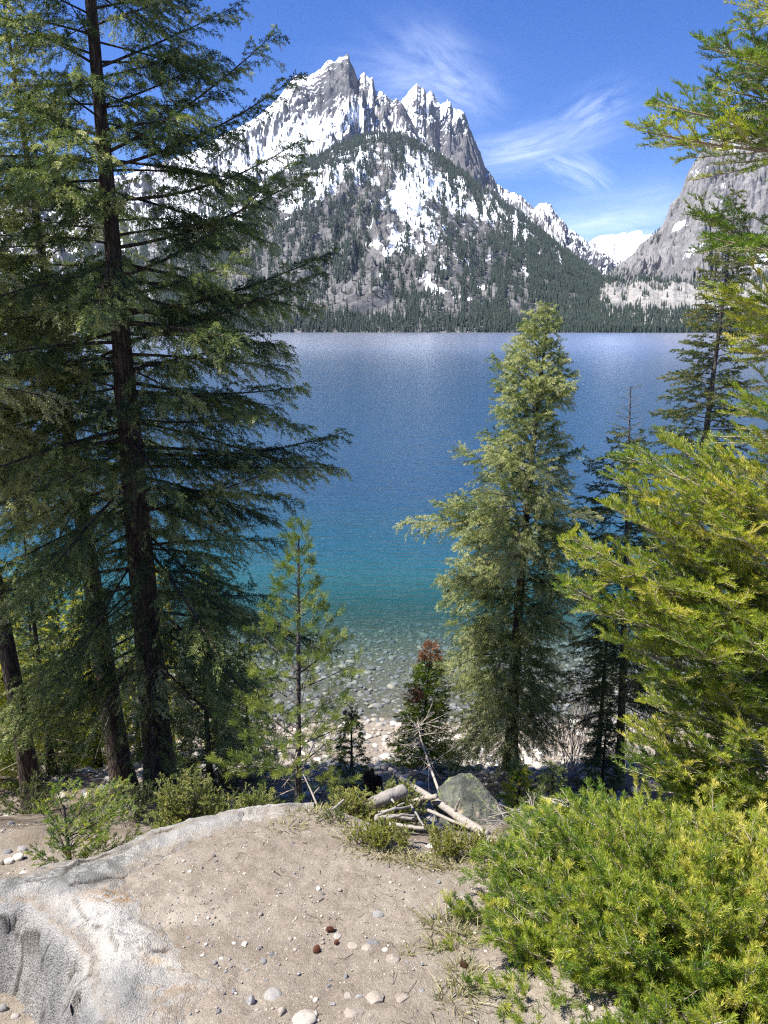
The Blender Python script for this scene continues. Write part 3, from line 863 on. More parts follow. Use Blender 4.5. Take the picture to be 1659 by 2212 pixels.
conifer('douglas_fir', 'tallest dark fir with a thick straight trunk left of centre, its top out of view', gb, top_b, .175, 1.75, 101, 92, M_DOUG, M_BARK,
        crown0=.16, prof=lambda q: .6 + .6 * np.sin(np.clip(q * 1.2 + .2, 0, 1) * np.pi) ** .8 * (1 - .6 * q), elev=(-18, 22), droop=.18, sp2=.085, l2=.52, sp3=.046, l3=.085, per=8, explicit=ex, hang=.32, flat=.45, tint=(.36, .34), dead=14, nw=.005)

def at_depth(u, v, y):
    x = pix_dir(u, v)[0] / pix_dir(u, v)[1] * y
    return np.array([x, y, float(ground_z(x, y))])

g = at_depth(270, 1690, 8.5); tp = P3(30, 150, 8.8)
conifer('douglas_fir', 'leaning dark fir with a bare lower trunk just left of and behind the tallest fir', g, tp + (tp - g) * .1, .15, 1.8, 102, 74, M_DOUG, M_BARK,
        crown0=.42, elev=(-16, 20), droop=.2, sp2=.09, l2=.5, sp3=.05, l3=.085, per=8, hang=.2, flat=.45, tint=(.72, .3), dead=18, nw=.005, dens=(1.5, .6, .7, 1.9, 1.25))
g = at_depth(72, 1700, 7.6); tp = at_depth(72, 1700, 7.6) + np.array([-.35, 0, 9.0])
conifer('douglas_fir', 'fir with pale sunlit foliage and a brown trunk at the left edge of the photo', g, tp, .11, 1.75, 103, 84, M_DOUG, M_BARK,
        crown0=.44, elev=(-10, 25), droop=.2, sp2=.085, l2=.5, sp3=.046, l3=.085, per=8, hang=.3, flat=.45, tint=(1.0, .28), dead=16, nw=.005, dens=(1.5, .62, .72, 1.9, 1.25))
g = np.array([-4.3, 6.2, float(ground_z(-4.3, 6.2))])
conifer('douglas_fir', 'pale green fir reaching into the photo from beyond its upper left edge', g, g + np.array([0, .1, 8.6]), .12, 2.0, 104, 84, M_DOUG, M_BARK,
        crown0=.46, elev=(-10, 20), droop=.2, sp2=.085, l2=.5, sp3=.046, l3=.085, per=8, hang=.3, flat=.45, tint=(1.0, .28), dead=10, nw=.005, dens=(1.5, .62, .72, 1.9, 1.25))

# fir right of the middle
g = at_depth(1100, 1700, 9.7); tp = P3(1186, 668, 9.85)
conifer('douglas_fir', 'full green fir with a dark leaning trunk standing alone right of the middle', g, tp, .105, 1.04, 105, 135, M_DOUG, M_BARK,
        crown0=.15, prof=lambda q: np.clip((1.03 - q) * 2.0, 0, 1) ** .85 * (.95 + .30 * np.sin(q * 29) * np.sin(q * 13 + 1)) * (1 - .35 * np.exp(-((q) / .10) ** 2)), elev=(-14, 38), droop=.25, sp2=.07, l2=.42, sp3=.042, l3=.075, per=8, hang=.18, flat=.7, tint=(.68, .36), dead=10, bend=(-.08, 0), asym=(-.25, -.1), nw=.0045, dens=(1.9, .52, .62, 1.9, 1.25))
# dark spruces on the right
g = at_depth(1440, 1560, 11.0); tp = P3(1592, 415, 11.3)
conifer('spruce_tree', 'narrow dark spruce with short drooping branches near the right edge', g, tp, .11, .86, 106, 120, M_SPRUCE, M_BARK_GREY,
        crown0=.28, elev=(-22, 25), droop=.12, sp2=.075, l2=.26, sp3=.045, l3=.06, per=9, nl=.022, hang=.12, flat=.35, tint=(.52, .30), dead=26, nw=.005, prof=lambda q: np.clip((1.02 - q) * 1.7, .03, 1) ** .8)
g = at_depth(1340, 1685, 9.6); tp = P3(1362, 835, 9.8)
conifer('spruce_tree', 'thin dark spruce with a bare dead top behind the full green fir', g, tp, .06, .80, 107, 84, M_SPRUCE, M_BARK_GREY,
        crown0=.22, elev=(-18, 22), droop=.15, sp2=.075, l2=.3, sp3=.045, l3=.065, per=8, nl=.023, hang=.15, flat=.35, tint=(.38, .25), dead=22, nw=.005, prof=lambda q: np.clip((1.0 - q) * 2.2, .12, 1) ** .9, bare_top=.10)
# small spruce with the red dead top
g = at_depth(903, 1672, 9.9); tp = P3(932, 1388, 10.0)
conifer('spruce_tree', 'small green spruce with a rust red dead top standing at the stony shore', g, tp, .03, .58, 108, 84, M_FIR, M_BARK_GREY,
        crown0=.08, elev=(-8, 30), droop=.1, sp2=.06, l2=.2, sp3=.035, l3=.05, per=8, nl=.02, hang=.1, flat=.4, tint=(.34, .25), nw=.0045, tip_red=.15,
        extra=lambda p: (np.hypot(project(p)[0] - 895, (project(p)[1] - 1500) * 1.2) < 22))
# young pine in front
g = at_depth(640, 1735, 5.6); tp = P3(645, 1158, 5.75)
conifer('young_pine', 'slender young pine with long needle tufts and an open crown in the middle', g, tp, .032, .66, 109, 40, M_PINE, M_BARK_GREY,
        crown0=.20, elev=(8, 48), droop=-.12, sp2=.10, l2=.26, sp3=.07, l3=.07, per=13, nl=.048, hang=-.12, flat=.6, tint=(.55, .28), nw=.0035, up=.1, dead=8, prof=lambda q: np.clip((1.0 - q) * 1.3, .1, 1) ** .8 * np.clip(q * 5 + .5, 0, 1), dens=(1.5, .75, .8, 1.45, 1.1))

# thin trunks and young firs of the thicket on the left
thick = [  # u, v of base, depth, top v, crown radius, tint, label
    (115, 1690, 9.4, 1120, .55, .30, 'thin dark fir between the two leftmost tall trunks'),
    (215, 1660, 10.4, 1230, .60, .72, 'bright green young fir behind the leaning fir trunk'),
    (30, 1650, 10.0, 1180, .75, .75, 'sunlit young fir behind the trunk at the left edge'),
    (160, 1640, 11.0, 1290, .70, .62, 'bushy young fir in the thicket between the left trunks'),
    (375, 1640, 10.6, 1225, .40, .85, 'slim yellow green young fir just right of the tallest trunk'),
    (455, 1690, 9.2, 1290, .85, .10, 'dense very dark fir standing right beside the tallest trunk'),
    (468, 1600, 12.2, 1225, .35, .60, 'slim young fir with its tip showing against the teal water'),
    (540, 1660, 9.9, 1395, .42, .50, 'low young fir at the right end of the dark thicket'),
    (300, 1610, 11.6, 1330, .60, .58, 'young fir seen between the leaning trunk and the tallest trunk'),
    (-30, 1690, 8.6, 1330, .70, .66, 'low bright fir cut by the left edge of the photo'),
    (95, 1600, 12.2, 1250, .80, .70, 'yellow green fir deepest in the thicket on the left'),
    (760, 1660, 7.4, 1540, .30, .45, 'small dark fir beside the old stump'),
    (1300, 1690, 9.0, 1560, .38, .20, 'small dark fir at the foot of the thin spruce'),
    (1290, 1650, 10.4, 1290, .22, .3, 'very thin dark sapling behind the full green fir'),
    (1120, 1745, 7.4, 1660, .30, .55, 'low green fir seedling at the foot of the leaning trunk'),
    (1190, 1735, 7.2, 1655, .30, .35, 'small dark fir seedling among the pale shore stones'),
]
for k, (u, v, y, vt, cr, tn, lb) in enumerate(thick):
    g = at_depth(u, v, y); tp = P3(u + (829 - u) * -.10 * (v - vt) / 600, vt, y + .05)
    hgt = tp[2] - g[2]
    conifer('young_fir', lb, g, tp, .012 + .013 * hgt, cr, 200 + k, int(18 + 16 * hgt), M_DOUG if tn < .5 else M_FIR, M_BARK, group='young firs on the bank',
            crown0=.06, elev=(-6, 30), droop=.12, sp2=.075, l2=.3, sp3=.05, l3=.065, per=7, nl=.026, hang=.18, flat=.4, tint=(tn, .3), nw=.0055, dead=4 if hgt > 1.5 else 0, trunk_k=7)
# ------------------------------------------------------------------ near firs with every needle
def leafy(name, label, category, base, c1, r, leafmat, barkmat=None, trunk=None, sp2=.05, l2=.22, sp3=.03, l3=.05, per=26, nl=.022, nw=.0026, up=.7, tint=(.5, .3), s0=.3, flat=.5, hang=.0, r1=.008, ang2=48, tintf=None, group=None, needle_ang=62, keepf=None, part='crown'):
    base = np.asarray(base, float)
    root = link(name, None, loc=base, label=label, category=category)
    if group: root['group'] = group
    barkmat = barkmat or M_TWIG
    c2, i2, t2 = side_shoots(c1, r, sp2, s0, ang2, lambda s, LL: l2 * np.minimum(1, LL / .6) * (1.05 - s) ** .7 + .03, flat, .05, hang)
    c3, i3, t3 = side_shoots(c2, r, sp3, .15, 44, lambda s, LL: l3 * (.6 + .5 * (1 - s)), flat, .1, hang)
    if keepf is not None:
        k = keepf(c2.at(np.arange(len(c2.L)), np.full(len(c2.L), .6)))
        k3 = k[i3]; i3 = i3[k3]; c3 = Curves(c3.o[k3], c3.d[k3], c3.L[k3], c3.b[k3]); t3 = t3[k3]
    tb = r.normal(0, 1, len(c1.L)) * tint[1] * .5
    tn2 = tint[0] + tb[i2] + r.normal(0, tint[1] * .5, len(i2))
    if tintf is not None: tn2 = tn2 + tintf(c2.o)
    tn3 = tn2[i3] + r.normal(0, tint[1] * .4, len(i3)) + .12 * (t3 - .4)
    A0, A1 = seg_pts(c3); B0, B1 = seg_pts(c2, .35); C0, C1 = seg_pts(c1, .8)
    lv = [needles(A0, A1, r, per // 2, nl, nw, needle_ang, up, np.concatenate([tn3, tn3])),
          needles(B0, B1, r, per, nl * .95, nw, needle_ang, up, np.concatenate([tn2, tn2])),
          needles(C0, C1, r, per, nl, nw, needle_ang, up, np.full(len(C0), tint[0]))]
    wood = [tubes(c1.poly(8), (r1 * np.clip(c1.L, .3, 1.6))[:, None] * np.linspace(1, .3, 8)[None], 6, .1),
            tubes(c2.poly(4), np.clip(.010 * c2.L, .0016, .0036)[:, None] * np.linspace(1, .75, 4)[None], 5, .3 + r.random(len(c2.L)) * .7),
            tubes(c3.poly(3), np.full((len(c3.L), 1), .0012) * np.array([1, .95, .8])[None], 4, r.random(len(c3.L)))]
    if trunk is not None: 
        V, F, A = tubes(trunk[0][None], trunk[1][None], 12)
        link('trunk', make_mesh('trunk', V - base, F, [M_BARK_GREY], A, True), root)
    V, F, A = cat(wood); link('branches', make_mesh('branches', V - base, F, [barkmat], A, True), root)
    V, F, A = cat(lv); link(part, make_mesh(part, V - base, F, [leafmat], A), root)
    return root

M_BUSH = leaf_material('low_fir_needles', [(0, (.045, .115, .020)), (.4, (.17, .26, .030)), (.75, (.38, .43, .048)), (1, (.60, .55, .12))], .42, .45, .4)
r = np.random.default_rng(301)
# fir at the right edge, trunk just outside the photo
tx, ty = 2.15, 3.45
tb_ = np.array([tx, ty, float(ground_z(tx, ty)) - .3])
TR = np.array([[tx + .02 * math.sin(k), ty, tb_[2] + (9.9 - tb_[2]) * k / 14] for k in range(15)])
tips = [(1398, 285, 3.3, 330), (1425, 228, 3.45, 330), (1528, 105, 3.4, 200), (1545, 190, 3.6, 260), (1640, 10, 3.3, 60), (1610, 130, 3.2, 240), (1515, 470, 3.35, 560), (1560, 520, 3.0, 560), (1585, 640, 3.1, 740), (1640, 720, 3.0, 800), (1650, 650, 3.6, 760), (1640, 870, 3.0, 960),
        (1345, 985, 3.45, 1180), (1450, 955, 3.7, 1150), (1560, 985, 3.5, 1120), (1640, 960, 3.4, 1080), (1335, 1035, 3.3, 1240), (1328, 1100, 3.15, 1300), (1240, 1165, 3.05, 1380), (1262, 1190, 3.2, 1400), (1222, 1265, 2.95, 1460), (1300, 1235, 3.3, 1430), (1420, 1130, 3.5, 1300), (1520, 1080, 3.6, 1240), (1480, 1200, 3.2, 1360), (1600, 1160, 3.0, 1300),
        (1320, 1380, 3.1, 1520), (1420, 1300, 2.9, 1480), (1540, 1280, 2.9, 1420), (1400, 1440, 3.0, 1560), (1500, 1400, 2.8, 1540), (1620, 1380, 2.7, 1480), (1460, 1520, 3.3, 1640), (1560, 1500, 2.9, 1600), (1375, 1580, 3.2, 1700), (1360, 1640, 3.0, 1760), (1440, 1640, 2.9, 1740), (1540, 1620, 2.8, 1720), (1620, 1580, 2.7, 1680), (1500, 1720, 3.0, 1790), (1600, 1720, 2.8, 1790), (1400, 1520, 3.6, 1620), (1640, 1480, 3.3, 1600), (1580, 1420, 3.6, 1540), (1500, 1560, 3.7, 1680),
        (1480, 1060, 3.2, 1220), (1590, 1060, 3.2, 1200), (1560, 1220, 3.4, 1340), (1640, 1260, 3.2, 1380), (1380, 1200, 3.6, 1360), (1360, 1320, 3.4, 1440), (1450, 1360, 3.4, 1480)]
o_, d_, L_, b_ = [], [], [], []
for (u, v, y, v0) in tips:
    p1 = P3(u, v, y); z0 = P3(1740, v0, ty)[2]; p0 = np.array([tx, ty, z0]); vv = p1 - p0; Lx = np.linalg.norm(vv); bb = np.array([0, 0, .10 + .05 * r.normal()])
    dd = vv / Lx - bb; n_ = np.linalg.norm(dd); o_.append(p0); d_.append(dd / n_); L_.append(Lx * n_); b_.append(bb / n_)
c1 = Curves(np.array(o_), np.array(d_), np.array(L_), np.array(b_))
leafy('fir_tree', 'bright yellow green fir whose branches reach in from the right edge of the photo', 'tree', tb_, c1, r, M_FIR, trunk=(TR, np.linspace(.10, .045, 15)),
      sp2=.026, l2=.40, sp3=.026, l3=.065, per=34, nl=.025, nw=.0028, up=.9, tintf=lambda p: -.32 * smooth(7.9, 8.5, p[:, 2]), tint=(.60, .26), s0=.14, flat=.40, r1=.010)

# low fir bush at the lower right corner
def dome(c, rad, n, r, org, zmin=.05, facing=None):
    v = nrm(r.normal(0, 1, (n * 4, 3))); v[:, 2] = np.abs(v[:, 2])
    if facing is not None: v = v[(v @ nrm(np.asarray(facing, float))) > -.35]
    v = v[v[:, 2] > zmin][:n]
    tip = np.asarray(c) + v * np.asarray(rad) * r.uniform(.78, 1.03, (len(v), 1))
    o = np.asarray(c) + v * np.array(org) * r.uniform(.2, 1, (len(v), 1)) * np.array([1, 1, .4])
    vec = tip - o; L = np.linalg.norm(vec, axis=1)
    b = np.tile(UP * .14, (len(v), 1)) * r.uniform(-.3, 1.2, (len(v), 1))
    d = vec / L[:, None] - b; n_ = np.linalg.norm(d, axis=1, keepdims=True)
    return Curves(o, d / n_, L * n_[:, 0], b / n_)
bc = np.array([1.32, 2.30, 5.36])
c1 = dome(bc, (1.14, 1.12, .80), 820, r, (.62, .62, .9), -.05, (-.5, -.8, .5))
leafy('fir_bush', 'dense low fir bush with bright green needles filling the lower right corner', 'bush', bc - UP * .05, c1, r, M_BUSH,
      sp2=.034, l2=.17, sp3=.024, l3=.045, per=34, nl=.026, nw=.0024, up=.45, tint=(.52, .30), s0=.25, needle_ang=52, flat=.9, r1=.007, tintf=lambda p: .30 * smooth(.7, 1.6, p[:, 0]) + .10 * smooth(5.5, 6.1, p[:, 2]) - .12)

# ------------------------------------------------------------------ bushes along the edge of the ledge
def small_bush(name, label, u, v, y, w, h, n, mat, seed, tint=(.6, .25), cat_='bush', depth=.7, org=.15, **kw):
    r = np.random.default_rng(seed); w *= 1.12; h *= 1.4; n = int(n * 1.8)
    g = at_depth(u, v, y); d = y * .97 + 2.4 * .24
    rx = w * d / FPX / 2; rz = h * d / FPX
    c1 = dome(g + UP * .02, (rx, rx * depth, rz), n, r, (rx * org, rx * org, .02))
    kk = dict(sp2=.045, l2=.12, sp3=.028, l3=.035, per=14, nl=.014, nw=.0045, up=.3, tint=tint, s0=.28, flat=.9, r1=.010)
    kk.update(kw)
    return leafy(name, label, cat_, g, c1, r, mat, M_BARK_GREY, **kk)
small_bush('juniper_bush', 'rounded yellow green juniper bush at the foot of the tallest fir', 408, 1768, 4.2, 165, 130, 80, M_JUNI, 401, (.62, .25))
small_bush('juniper_bush', 'small feathery bush behind the pale flat rock on the ledge rim', 560, 1745, 4.4, 130, 85, 50, M_JUNI, 402, (.52, .25))
small_bush('juniper_bush', 'spreading yellow juniper below the old stump, left of the grey log', 750, 1746, 4.5, 160, 80, 60, M_JUNI, 403, (.80, .22))
small_bush('juniper_bush', 'green juniper sprawling over the fallen grey pole', 855, 1722, 5.0, 130, 90, 50, M_JUNI, 404, (.55, .25))
small_bush('fir_seedling', 'scruffy low green seedling at the left behind the leaning trunk', 300, 1748, 5.4, 120, 70, 26, M_DOUG, 405, (.75, .25), nl=.018)
small_bush('juniper_bush', 'low green bush between the dark thicket and the young pine', 500, 1728, 5.4, 110, 60, 26, M_JUNI, 406, (.35, .25))
small_bush('juniper_bush', 'dim green bush at the foot of the trunks near the left edge', 60, 1720, 6.2, 200, 70, 34, M_JUNI, 407, (.25, .2))
small_bush('juniper_bush', 'green bush right of the lichen boulder under the full green fir', 1160, 1755, 6.3, 110, 70, 26, M_DOUG, 408, (.45, .25), nl=.02)
# sapling with a little trunk in front of the slab
g = at_depth(152, 1862, 3.62); tp = P3(138, 1740, 3.68)
r = np.random.default_rng(410)
st = [(275, 1690, 3.95), (250, 1715, 3.9), (210, 1722, 3.8), (160, 1700, 3.8), (110, 1712, 3.7), (95, 1745, 3.6), (75, 1835, 3.5), (300, 1800, 3.75), (285, 1760, 3.8), (225, 1800, 3.5), (120, 1790, 3.5), (190, 1760, 3.95), (240, 1765, 3.6), (265, 1735, 3.7), (200, 1835, 3.55), (140, 1770, 3.9), (170, 1735, 3.6)]
o_, d_, L_, b_ = [], [], [], []
st = st + [(u + r.normal(0, 14), v + r.normal(0, 12), y + r.normal(0, .06)) for (u, v, y) in st]
for (u, v, y) in st:
    p1 = P3(u, v, y); f_ = np.clip((1862 - v) / 130. - .35, .12, .95); p0 = g + (tp - g) * f_; vv = p1 - p0; Lx = np.linalg.norm(vv)
    o_.append(p0); d_.append(vv / Lx); L_.append(Lx); b_.append(UP * .02)
TR = np.linspace(g - UP * .1, tp, 8)
leafy('fir_sapling', 'small ragged fir sapling with a short dark trunk beside the pale rock slab', 'sapling', g, Curves(o_, d_, L_, b_), r, M_FIR, M_BARK_GREY, trunk=(TR, np.linspace(.014, .006, 8)),
      sp2=.028, l2=.16, sp3=.024, l3=.035, per=16, nl=.016, nw=.0032, up=.4, tint=(.40, .25), s0=.2, flat=.5, r1=.010)

# ------------------------------------------------------------------ stones
def ico(sub):
    t = (1 + 5 ** .5) / 2
    V = [(-1, t, 0), (1, t, 0), (-1, -t, 0), (1, -t, 0), (0, -1, t), (0, 1, t), (0, -1, -t), (0, 1, -t), (t, 0, -1), (t, 0, 1), (-t, 0, -1), (-t, 0, 1)]
    F = [(0, 11, 5), (0, 5, 1), (0, 1, 7), (0, 7, 10), (0, 10, 11), (1, 5, 9), (5, 11, 4), (11, 10, 2), (10, 7, 6), (7, 1, 8), (3, 9, 4), (3, 4, 2), (3, 2, 6), (3, 6, 8), (3, 8, 9), (4, 9, 5), (2, 4, 11), (6, 2, 10), (8, 6, 7), (9, 8, 1)]
    V = [tuple(x) for x in nrm(np.array(V, float))]
    for _ in range(sub):
        c = {}; F2 = []
        def mid(a, b):
            k = (min(a, b), max(a, b))
            if k not in c:
                m = nrm(np.array(V[a]) + np.array(V[b])); V.append(tuple(m)); c[k] = len(V) - 1
            return c[k]
        for a, b, d in F:
            x, y, z = mid(a, b), mid(b, d), mid(d, a); F2 += [(a, x, z), (b, y, x), (d, z, y), (x, y, z)]
        F = F2
    return np.array(V), np.array(F)
ICO = {k: ico(k) for k in (1, 2, 3, 4)}

def stone_shape(seed, sub=3, dims=(1, .8, .5), rough=.12, cuts=0, fine=.02):
    r = np.random.default_rng(seed); V, F = ICO[sub]; V = V.copy()
    V = V * (1 + rough * fbm(V[:, 0] * 1.1 + seed, V[:, 1] * 1.1, V[:, 2] * 1.1 + 3.3 * seed, oct=3, seed=seed))[:, None]
    for _ in range(cuts):
        n = nrm(r.normal(0, 1, 3)); dd = r.uniform(.45, .8); s = V @ n; V = V - np.where(s > dd, (s - dd) * .93, 0)[:, None] * n
    V = V * (1 + fine * fbm(V[:, 0] * 6, V[:, 1] * 6, V[:, 2] * 6, oct=3, seed=seed + 3))[:, None]
    return V * np.array(dims), F

def stone_material():
    m, t, out = material('weathered_stone')
    pos = t.node('ShaderNodeNewGeometry').outputs['Position']
    c = t.ramp(t.attr('tint'), [(0, (.075, .075, .085)), (.2, (.15, .15, .16)), (.4, (.26, .25, .24)), (.55, (.36, .31, .25)), (.68, (.30, .25, .205)), (.82, (.50, .46, .39)), (1, (.66, .62, .55))])
    n = t.noise(pos, 55, 5, .65)
    c = t.mix(t.maprange(n, .3, .7, .35, 0), c, (.08, .075, .07, 1))
    c = t.mix(t.maprange(t.noise(pos, 160, 2, .6), .58, .7, 0, .5), c, (.62, .6, .55, 1))
    p = pbsdf(t, c, .8, .25, n, .35, .008)
    t.link(p.outputs[0], out.inputs[0]); return m
M_STONE = stone_material()

def slab_material():
    m, t, out = material('pale_granite_slab')
    pos = t.node('ShaderNodeNewGeometry').outputs['Position']
    n1 = t.noise(pos, 3.5, 6, .65, .4); n2 = t.noise(pos, 22, 5, .7); n3 = t.noise(pos, 130, 3, .7)
    c = t.mix(t.maprange(n1, .35, .65), (.30, .298, .285, 1), (.56, .53, .48, 1))
    c = t.mix(t.math('MULTIPLY', t.attr('pale'), t.maprange(n2, .40, .47)), c, (.60, .57, .51, 1))
    c = t.mix(t.math('MULTIPLY', t.attr('ochre'), t.maprange(n2, .44, .52)), c, (.42, .25, .10, 1))
    c = t.mix(t.math('MULTIPLY', t.attr('lichen'), t.maprange(t.noise(pos, 14, 6, .75), .44, .52)), c, (.15, .155, .135, 1))
    c = t.mix(t.math('MULTIPLY', t.attr('rough'), t.maprange(n3, .50, .62, 0, .7)), c, (.085, .08, .08, 1))
    c = t.mix(t.maprange(t.noise(pos, 9, 8, .75, 1.5), .485, .5), c, c)
    fine = t.noise(pos, 420, 2, .6)
    c = t.mix(t.maprange(fine, .60, .68, 0, .6), c, (.10, .10, .10, 1))
    c = t.mix(t.maprange(t.noise(pos, 6, 8, .8), .57, .61, 0, .6), c, (.16, .15, .135, 1))
    c = t.mix(t.math('MULTIPLY', t.attr('dust'), t.maprange(n2, .35, .55)), c, (.33, .28, .22, 1))
    c = t.mix(t.math('MULTIPLY', t.attr('crack'), .75), c, (.07, .06, .05, 1))
    h = t.math('ADD', t.math('MULTIPLY', n2, .9), t.math('ADD', t.math('MULTIPLY', n3, t.math('ADD', .45, t.math('MULTIPLY', t.attr('rough'), 1.0))), t.math('MULTIPLY', t.noise(pos, 6, 8, .8), 1.2)))
    p = pbsdf(t, c, .85, .2, h, 1.0, .022)
    t.link(p.outputs[0], out.inputs[0]); return m
M_SLAB = slab_material()

def boulder_material():
    m, t, out = material('lichen_covered_boulder')
    pos = t.node('ShaderNodeNewGeometry').outputs['Position']
    a = t.noise(pos, 7, 7, .7, .3); b = t.noise(pos, 45, 5, .7)
    c = t.mix(t.maprange(a, .38, .6), (.065, .072, .062, 1), (.16, .165, .135, 1))
    c = t.mix(t.maprange(t.noise(pos, 11, 6, .75), .54, .60), c, (.22, .26, .12, 1))
    c = t.mix(t.maprange(b, .5, .62, 0, .8), c, (.045, .045, .04, 1))
    c = t.mix(t.maprange(t.noise(pos, 5, 3, .6), .6, .66), c, (.34, .28, .20, 1))
    p = pbsdf(t, c, .9, .15, t.math('ADD', a, t.math('MULTIPLY', b, .5)), .9, .03)
    t.link(p.outputs[0], out.inputs[0]); return m
M_BOULDER = boulder_material()
ROCK = [on_plane(u, v) for u, v in [(-400, 1960), (-60, 1915), (60, 1882), (140, 1862), (200, 1856), (245, 1838), (350, 1790), (450, 1764), (560, 1745), (625, 1740), (600, 1762), (500, 1788), (420, 1808), (330, 1850), (262, 1905), (305, 1925), (330, 1990), (365, 2020), (412, 2072), (402, 2090), (430, 2115), (475, 2132), (400, 2150), (345, 2160), (380, 2190), (330, 2215), (260, 2250), (215, 2180), (192, 2120), (188, 2060), (120, 2000), (60, 1950), (-60, 1962), (-400, 2010)]]
LB = [on_plane(u, v) for u, v in [(-400, 2010), (-60, 1962), (60, 1950), (120, 2000), (188, 2060), (192, 2120), (215, 2180), (270, 2290), (1600, 2500), (1600, 1700), (625, 1738), (560, 1744), (450, 1763), (350, 1789), (245, 1837), (200, 1855), (140, 1861), (60, 1881), (-60, 1914), (-400, 1959)]]
rx_ = np.arange(-3.2, .05, .011); ry_ = np.arange(1.45, 4.1, .011)
RX, RY = np.meshgrid(rx_, ry_)
wx_ = .03 * fbm(RX * 5, RY * 5, oct=4, seed=61); wy_ = .03 * fbm(RX * 5, RY * 5, oct=4, seed=62)
def cells(x, y, size, seed):
    rc = np.random.default_rng(seed); n_ = int(4.2 * 3.6 / size ** 2)
    px, py = rc.uniform(-3.6, .5, n_), rc.uniform(1.1, 4.5, n_)
    best = np.full(x.shape, 1e9); idx = np.zeros(x.shape, int)
    for i_ in range(n_):
        d_2 = (x - px[i_]) ** 2 + ((y - py[i_]) * 1.3) ** 2; k_ = d_2 < best; best[k_] = d_2[k_]; idx[k_] = i_
    return idx, px, py, rc, n_
ci, cpx, cpy, rc, cn = cells(RX + wx_ * .8, RY + wy_ * .8, .34, 71)
cell_z = rc.uniform(-.009, .011, cn)[ci] + rc.normal(0, .045, cn)[ci] * (RX - cpx[ci]) + rc.normal(0, .045, cn)[ci] * (RY - cpy[ci])
ci2, cpx2, cpy2, rc2, cn2 = cells(RX + wx_ * .5, RY + wy_ * .5, .15, 72)
cell_o = rc2.uniform(-.035, .045, cn2)[ci2]; cell_c = rc2.random(cn2)[ci2]
sR = poly_sd(RX + wx_, RY + wy_, ROCK); sL = poly_sd(RX + wx_ * .25, RY + wy_ * .25, LB)
out_ = np.clip(-sL, 0, 5)
front = smooth(3.2, 2.9, RY)
RZ = 6.17 - .22 * RY + .02 * RX + .012 * smooth(0, .12, sR) + .03 * smooth(.0, .25, sR) * smooth(-.6, -1.3, RX)
RZ = RZ - np.where(out_ > 0, front * 2.3 * np.clip(out_ + cell_o * smooth(0, .06, out_), 0, 5) + (1 - front) * (.30 * smooth(0, .3, out_) + .9 * np.clip(out_ - .1, 0, 5)), 0)
RZ = RZ - np.where(out_ <= 0, .45 * np.clip(-sR, 0, 5), 0)
steps = fbm(RX * 3.2 + RY * 1.5, RY * 2.2, oct=3, seed=64)
fac = np.zeros_like(RX); rf = np.random.default_rng(5)
for _ in range(46):
    cx_, cy_ = rf.uniform(-2.6, -.3), rf.uniform(1.7, 3.7); a_ = rf.uniform(0, 6.28); s_l = (RX - cx_) * math.cos(a_) + (RY - cy_) * math.sin(a_); rr2 = np.hypot(RX - cx_ + wx_, RY - cy_ + wy_)
    fac += rf.uniform(.004, .016) * np.where((s_l > 0), 1, 0) * smooth(.42, .30, rr2)
RZ = RZ + cell_z * smooth(0, .06, sR) + .012 * np.floor(steps * 3.5) / 3.5 * smooth(0, .1, sR) + .018 * fbm(RX * 6, RY * 6, oct=4, seed=65, ridged=True) * smooth(-.25, .05, sR) + .009 * fbm(RX * 26, RY * 26, oct=3, gain=.65, seed=66) * (.8 + 1.6 * smooth(0, .1, out_) * front)
keep = ((sR > -.16) & (out_ < .16)) | ((out_ > 0) & (out_ < .55) & (sR > -.6) & (front > .5) & (RX < -.3))
Vr = np.stack([RX, RY, RZ], -1).reshape(-1, 3); Fr = grid_faces(*RX.shape)
kf = keep.ravel()[Fr].all(1) ; Fr = Fr[kf]; used = np.unique(Fr); remap = np.full(len(Vr), -1); remap[used] = np.arange(len(used)); Fr = remap[Fr]
def gb_(u, v, s, s2=None):
    p = on_plane(u, v); return np.exp(-((RX - p[0]) / s) ** 2 - ((RY - p[1]) / (s2 or s)) ** 2)
och = np.clip(1.0 * gb_(250, 1935, .12, .05) + .7 * gb_(330, 1950, .14, .05) + .8 * gb_(290, 1955, .2, .04) + .8 * gb_(395, 2140, .14, .03) + .5 * gb_(330, 2075, .06, .05) + .7 * gb_(370, 2180, .1, .04) + .45 * gb_(400, 1835, .2, .06), 0, 1)
pal = np.clip(gb_(300, 2030, .28, .16) + gb_(200, 1985, .14, .08) + .9 * gb_(400, 2080, .2, .06) + .6 * gb_(110, 1960, .12, .08) + .5 * gb_(430, 2125, .2, .04), 0, 1)
lic = .75 * np.clip(smooth(-1.05, -1.35, RX) * smooth(2.75, 2.95, RY) + .7 * gb_(40, 1900, .3, .1) + .5 * gb_(190, 1875, .2, .06) + .35 * gb_(280, 1900, .15, .04) + .5 * gb_(290, 2140, .12, .1), 0, 1)
rgh = np.clip(smooth(0, .05, out_) + .25, 0, 1) * front + .2 * (1 - front)
edge_ = np.zeros(RX.shape); edge_[:, 1:] += ci[:, 1:] != ci[:, :-1]; edge_[1:] += ci[1:] != ci[:-1]
edge_ = np.clip(edge_, 0, 1) * (fbm(RX * 4, RY * 4, oct=3, seed=73) > -.05)
e2 = np.zeros(RX.shape); e2[:, 1:] += ci2[:, 1:] != ci2[:, :-1]; e2[1:] += ci2[1:] != ci2[:-1]
edge_ = np.clip(edge_ + np.clip(e2, 0, 1) * (out_ > .03) * (fbm(RX * 6, RY * 6, oct=3, seed=74) > .1), 0, 1)
Vr[:, 2] -= .007 * edge_.ravel()
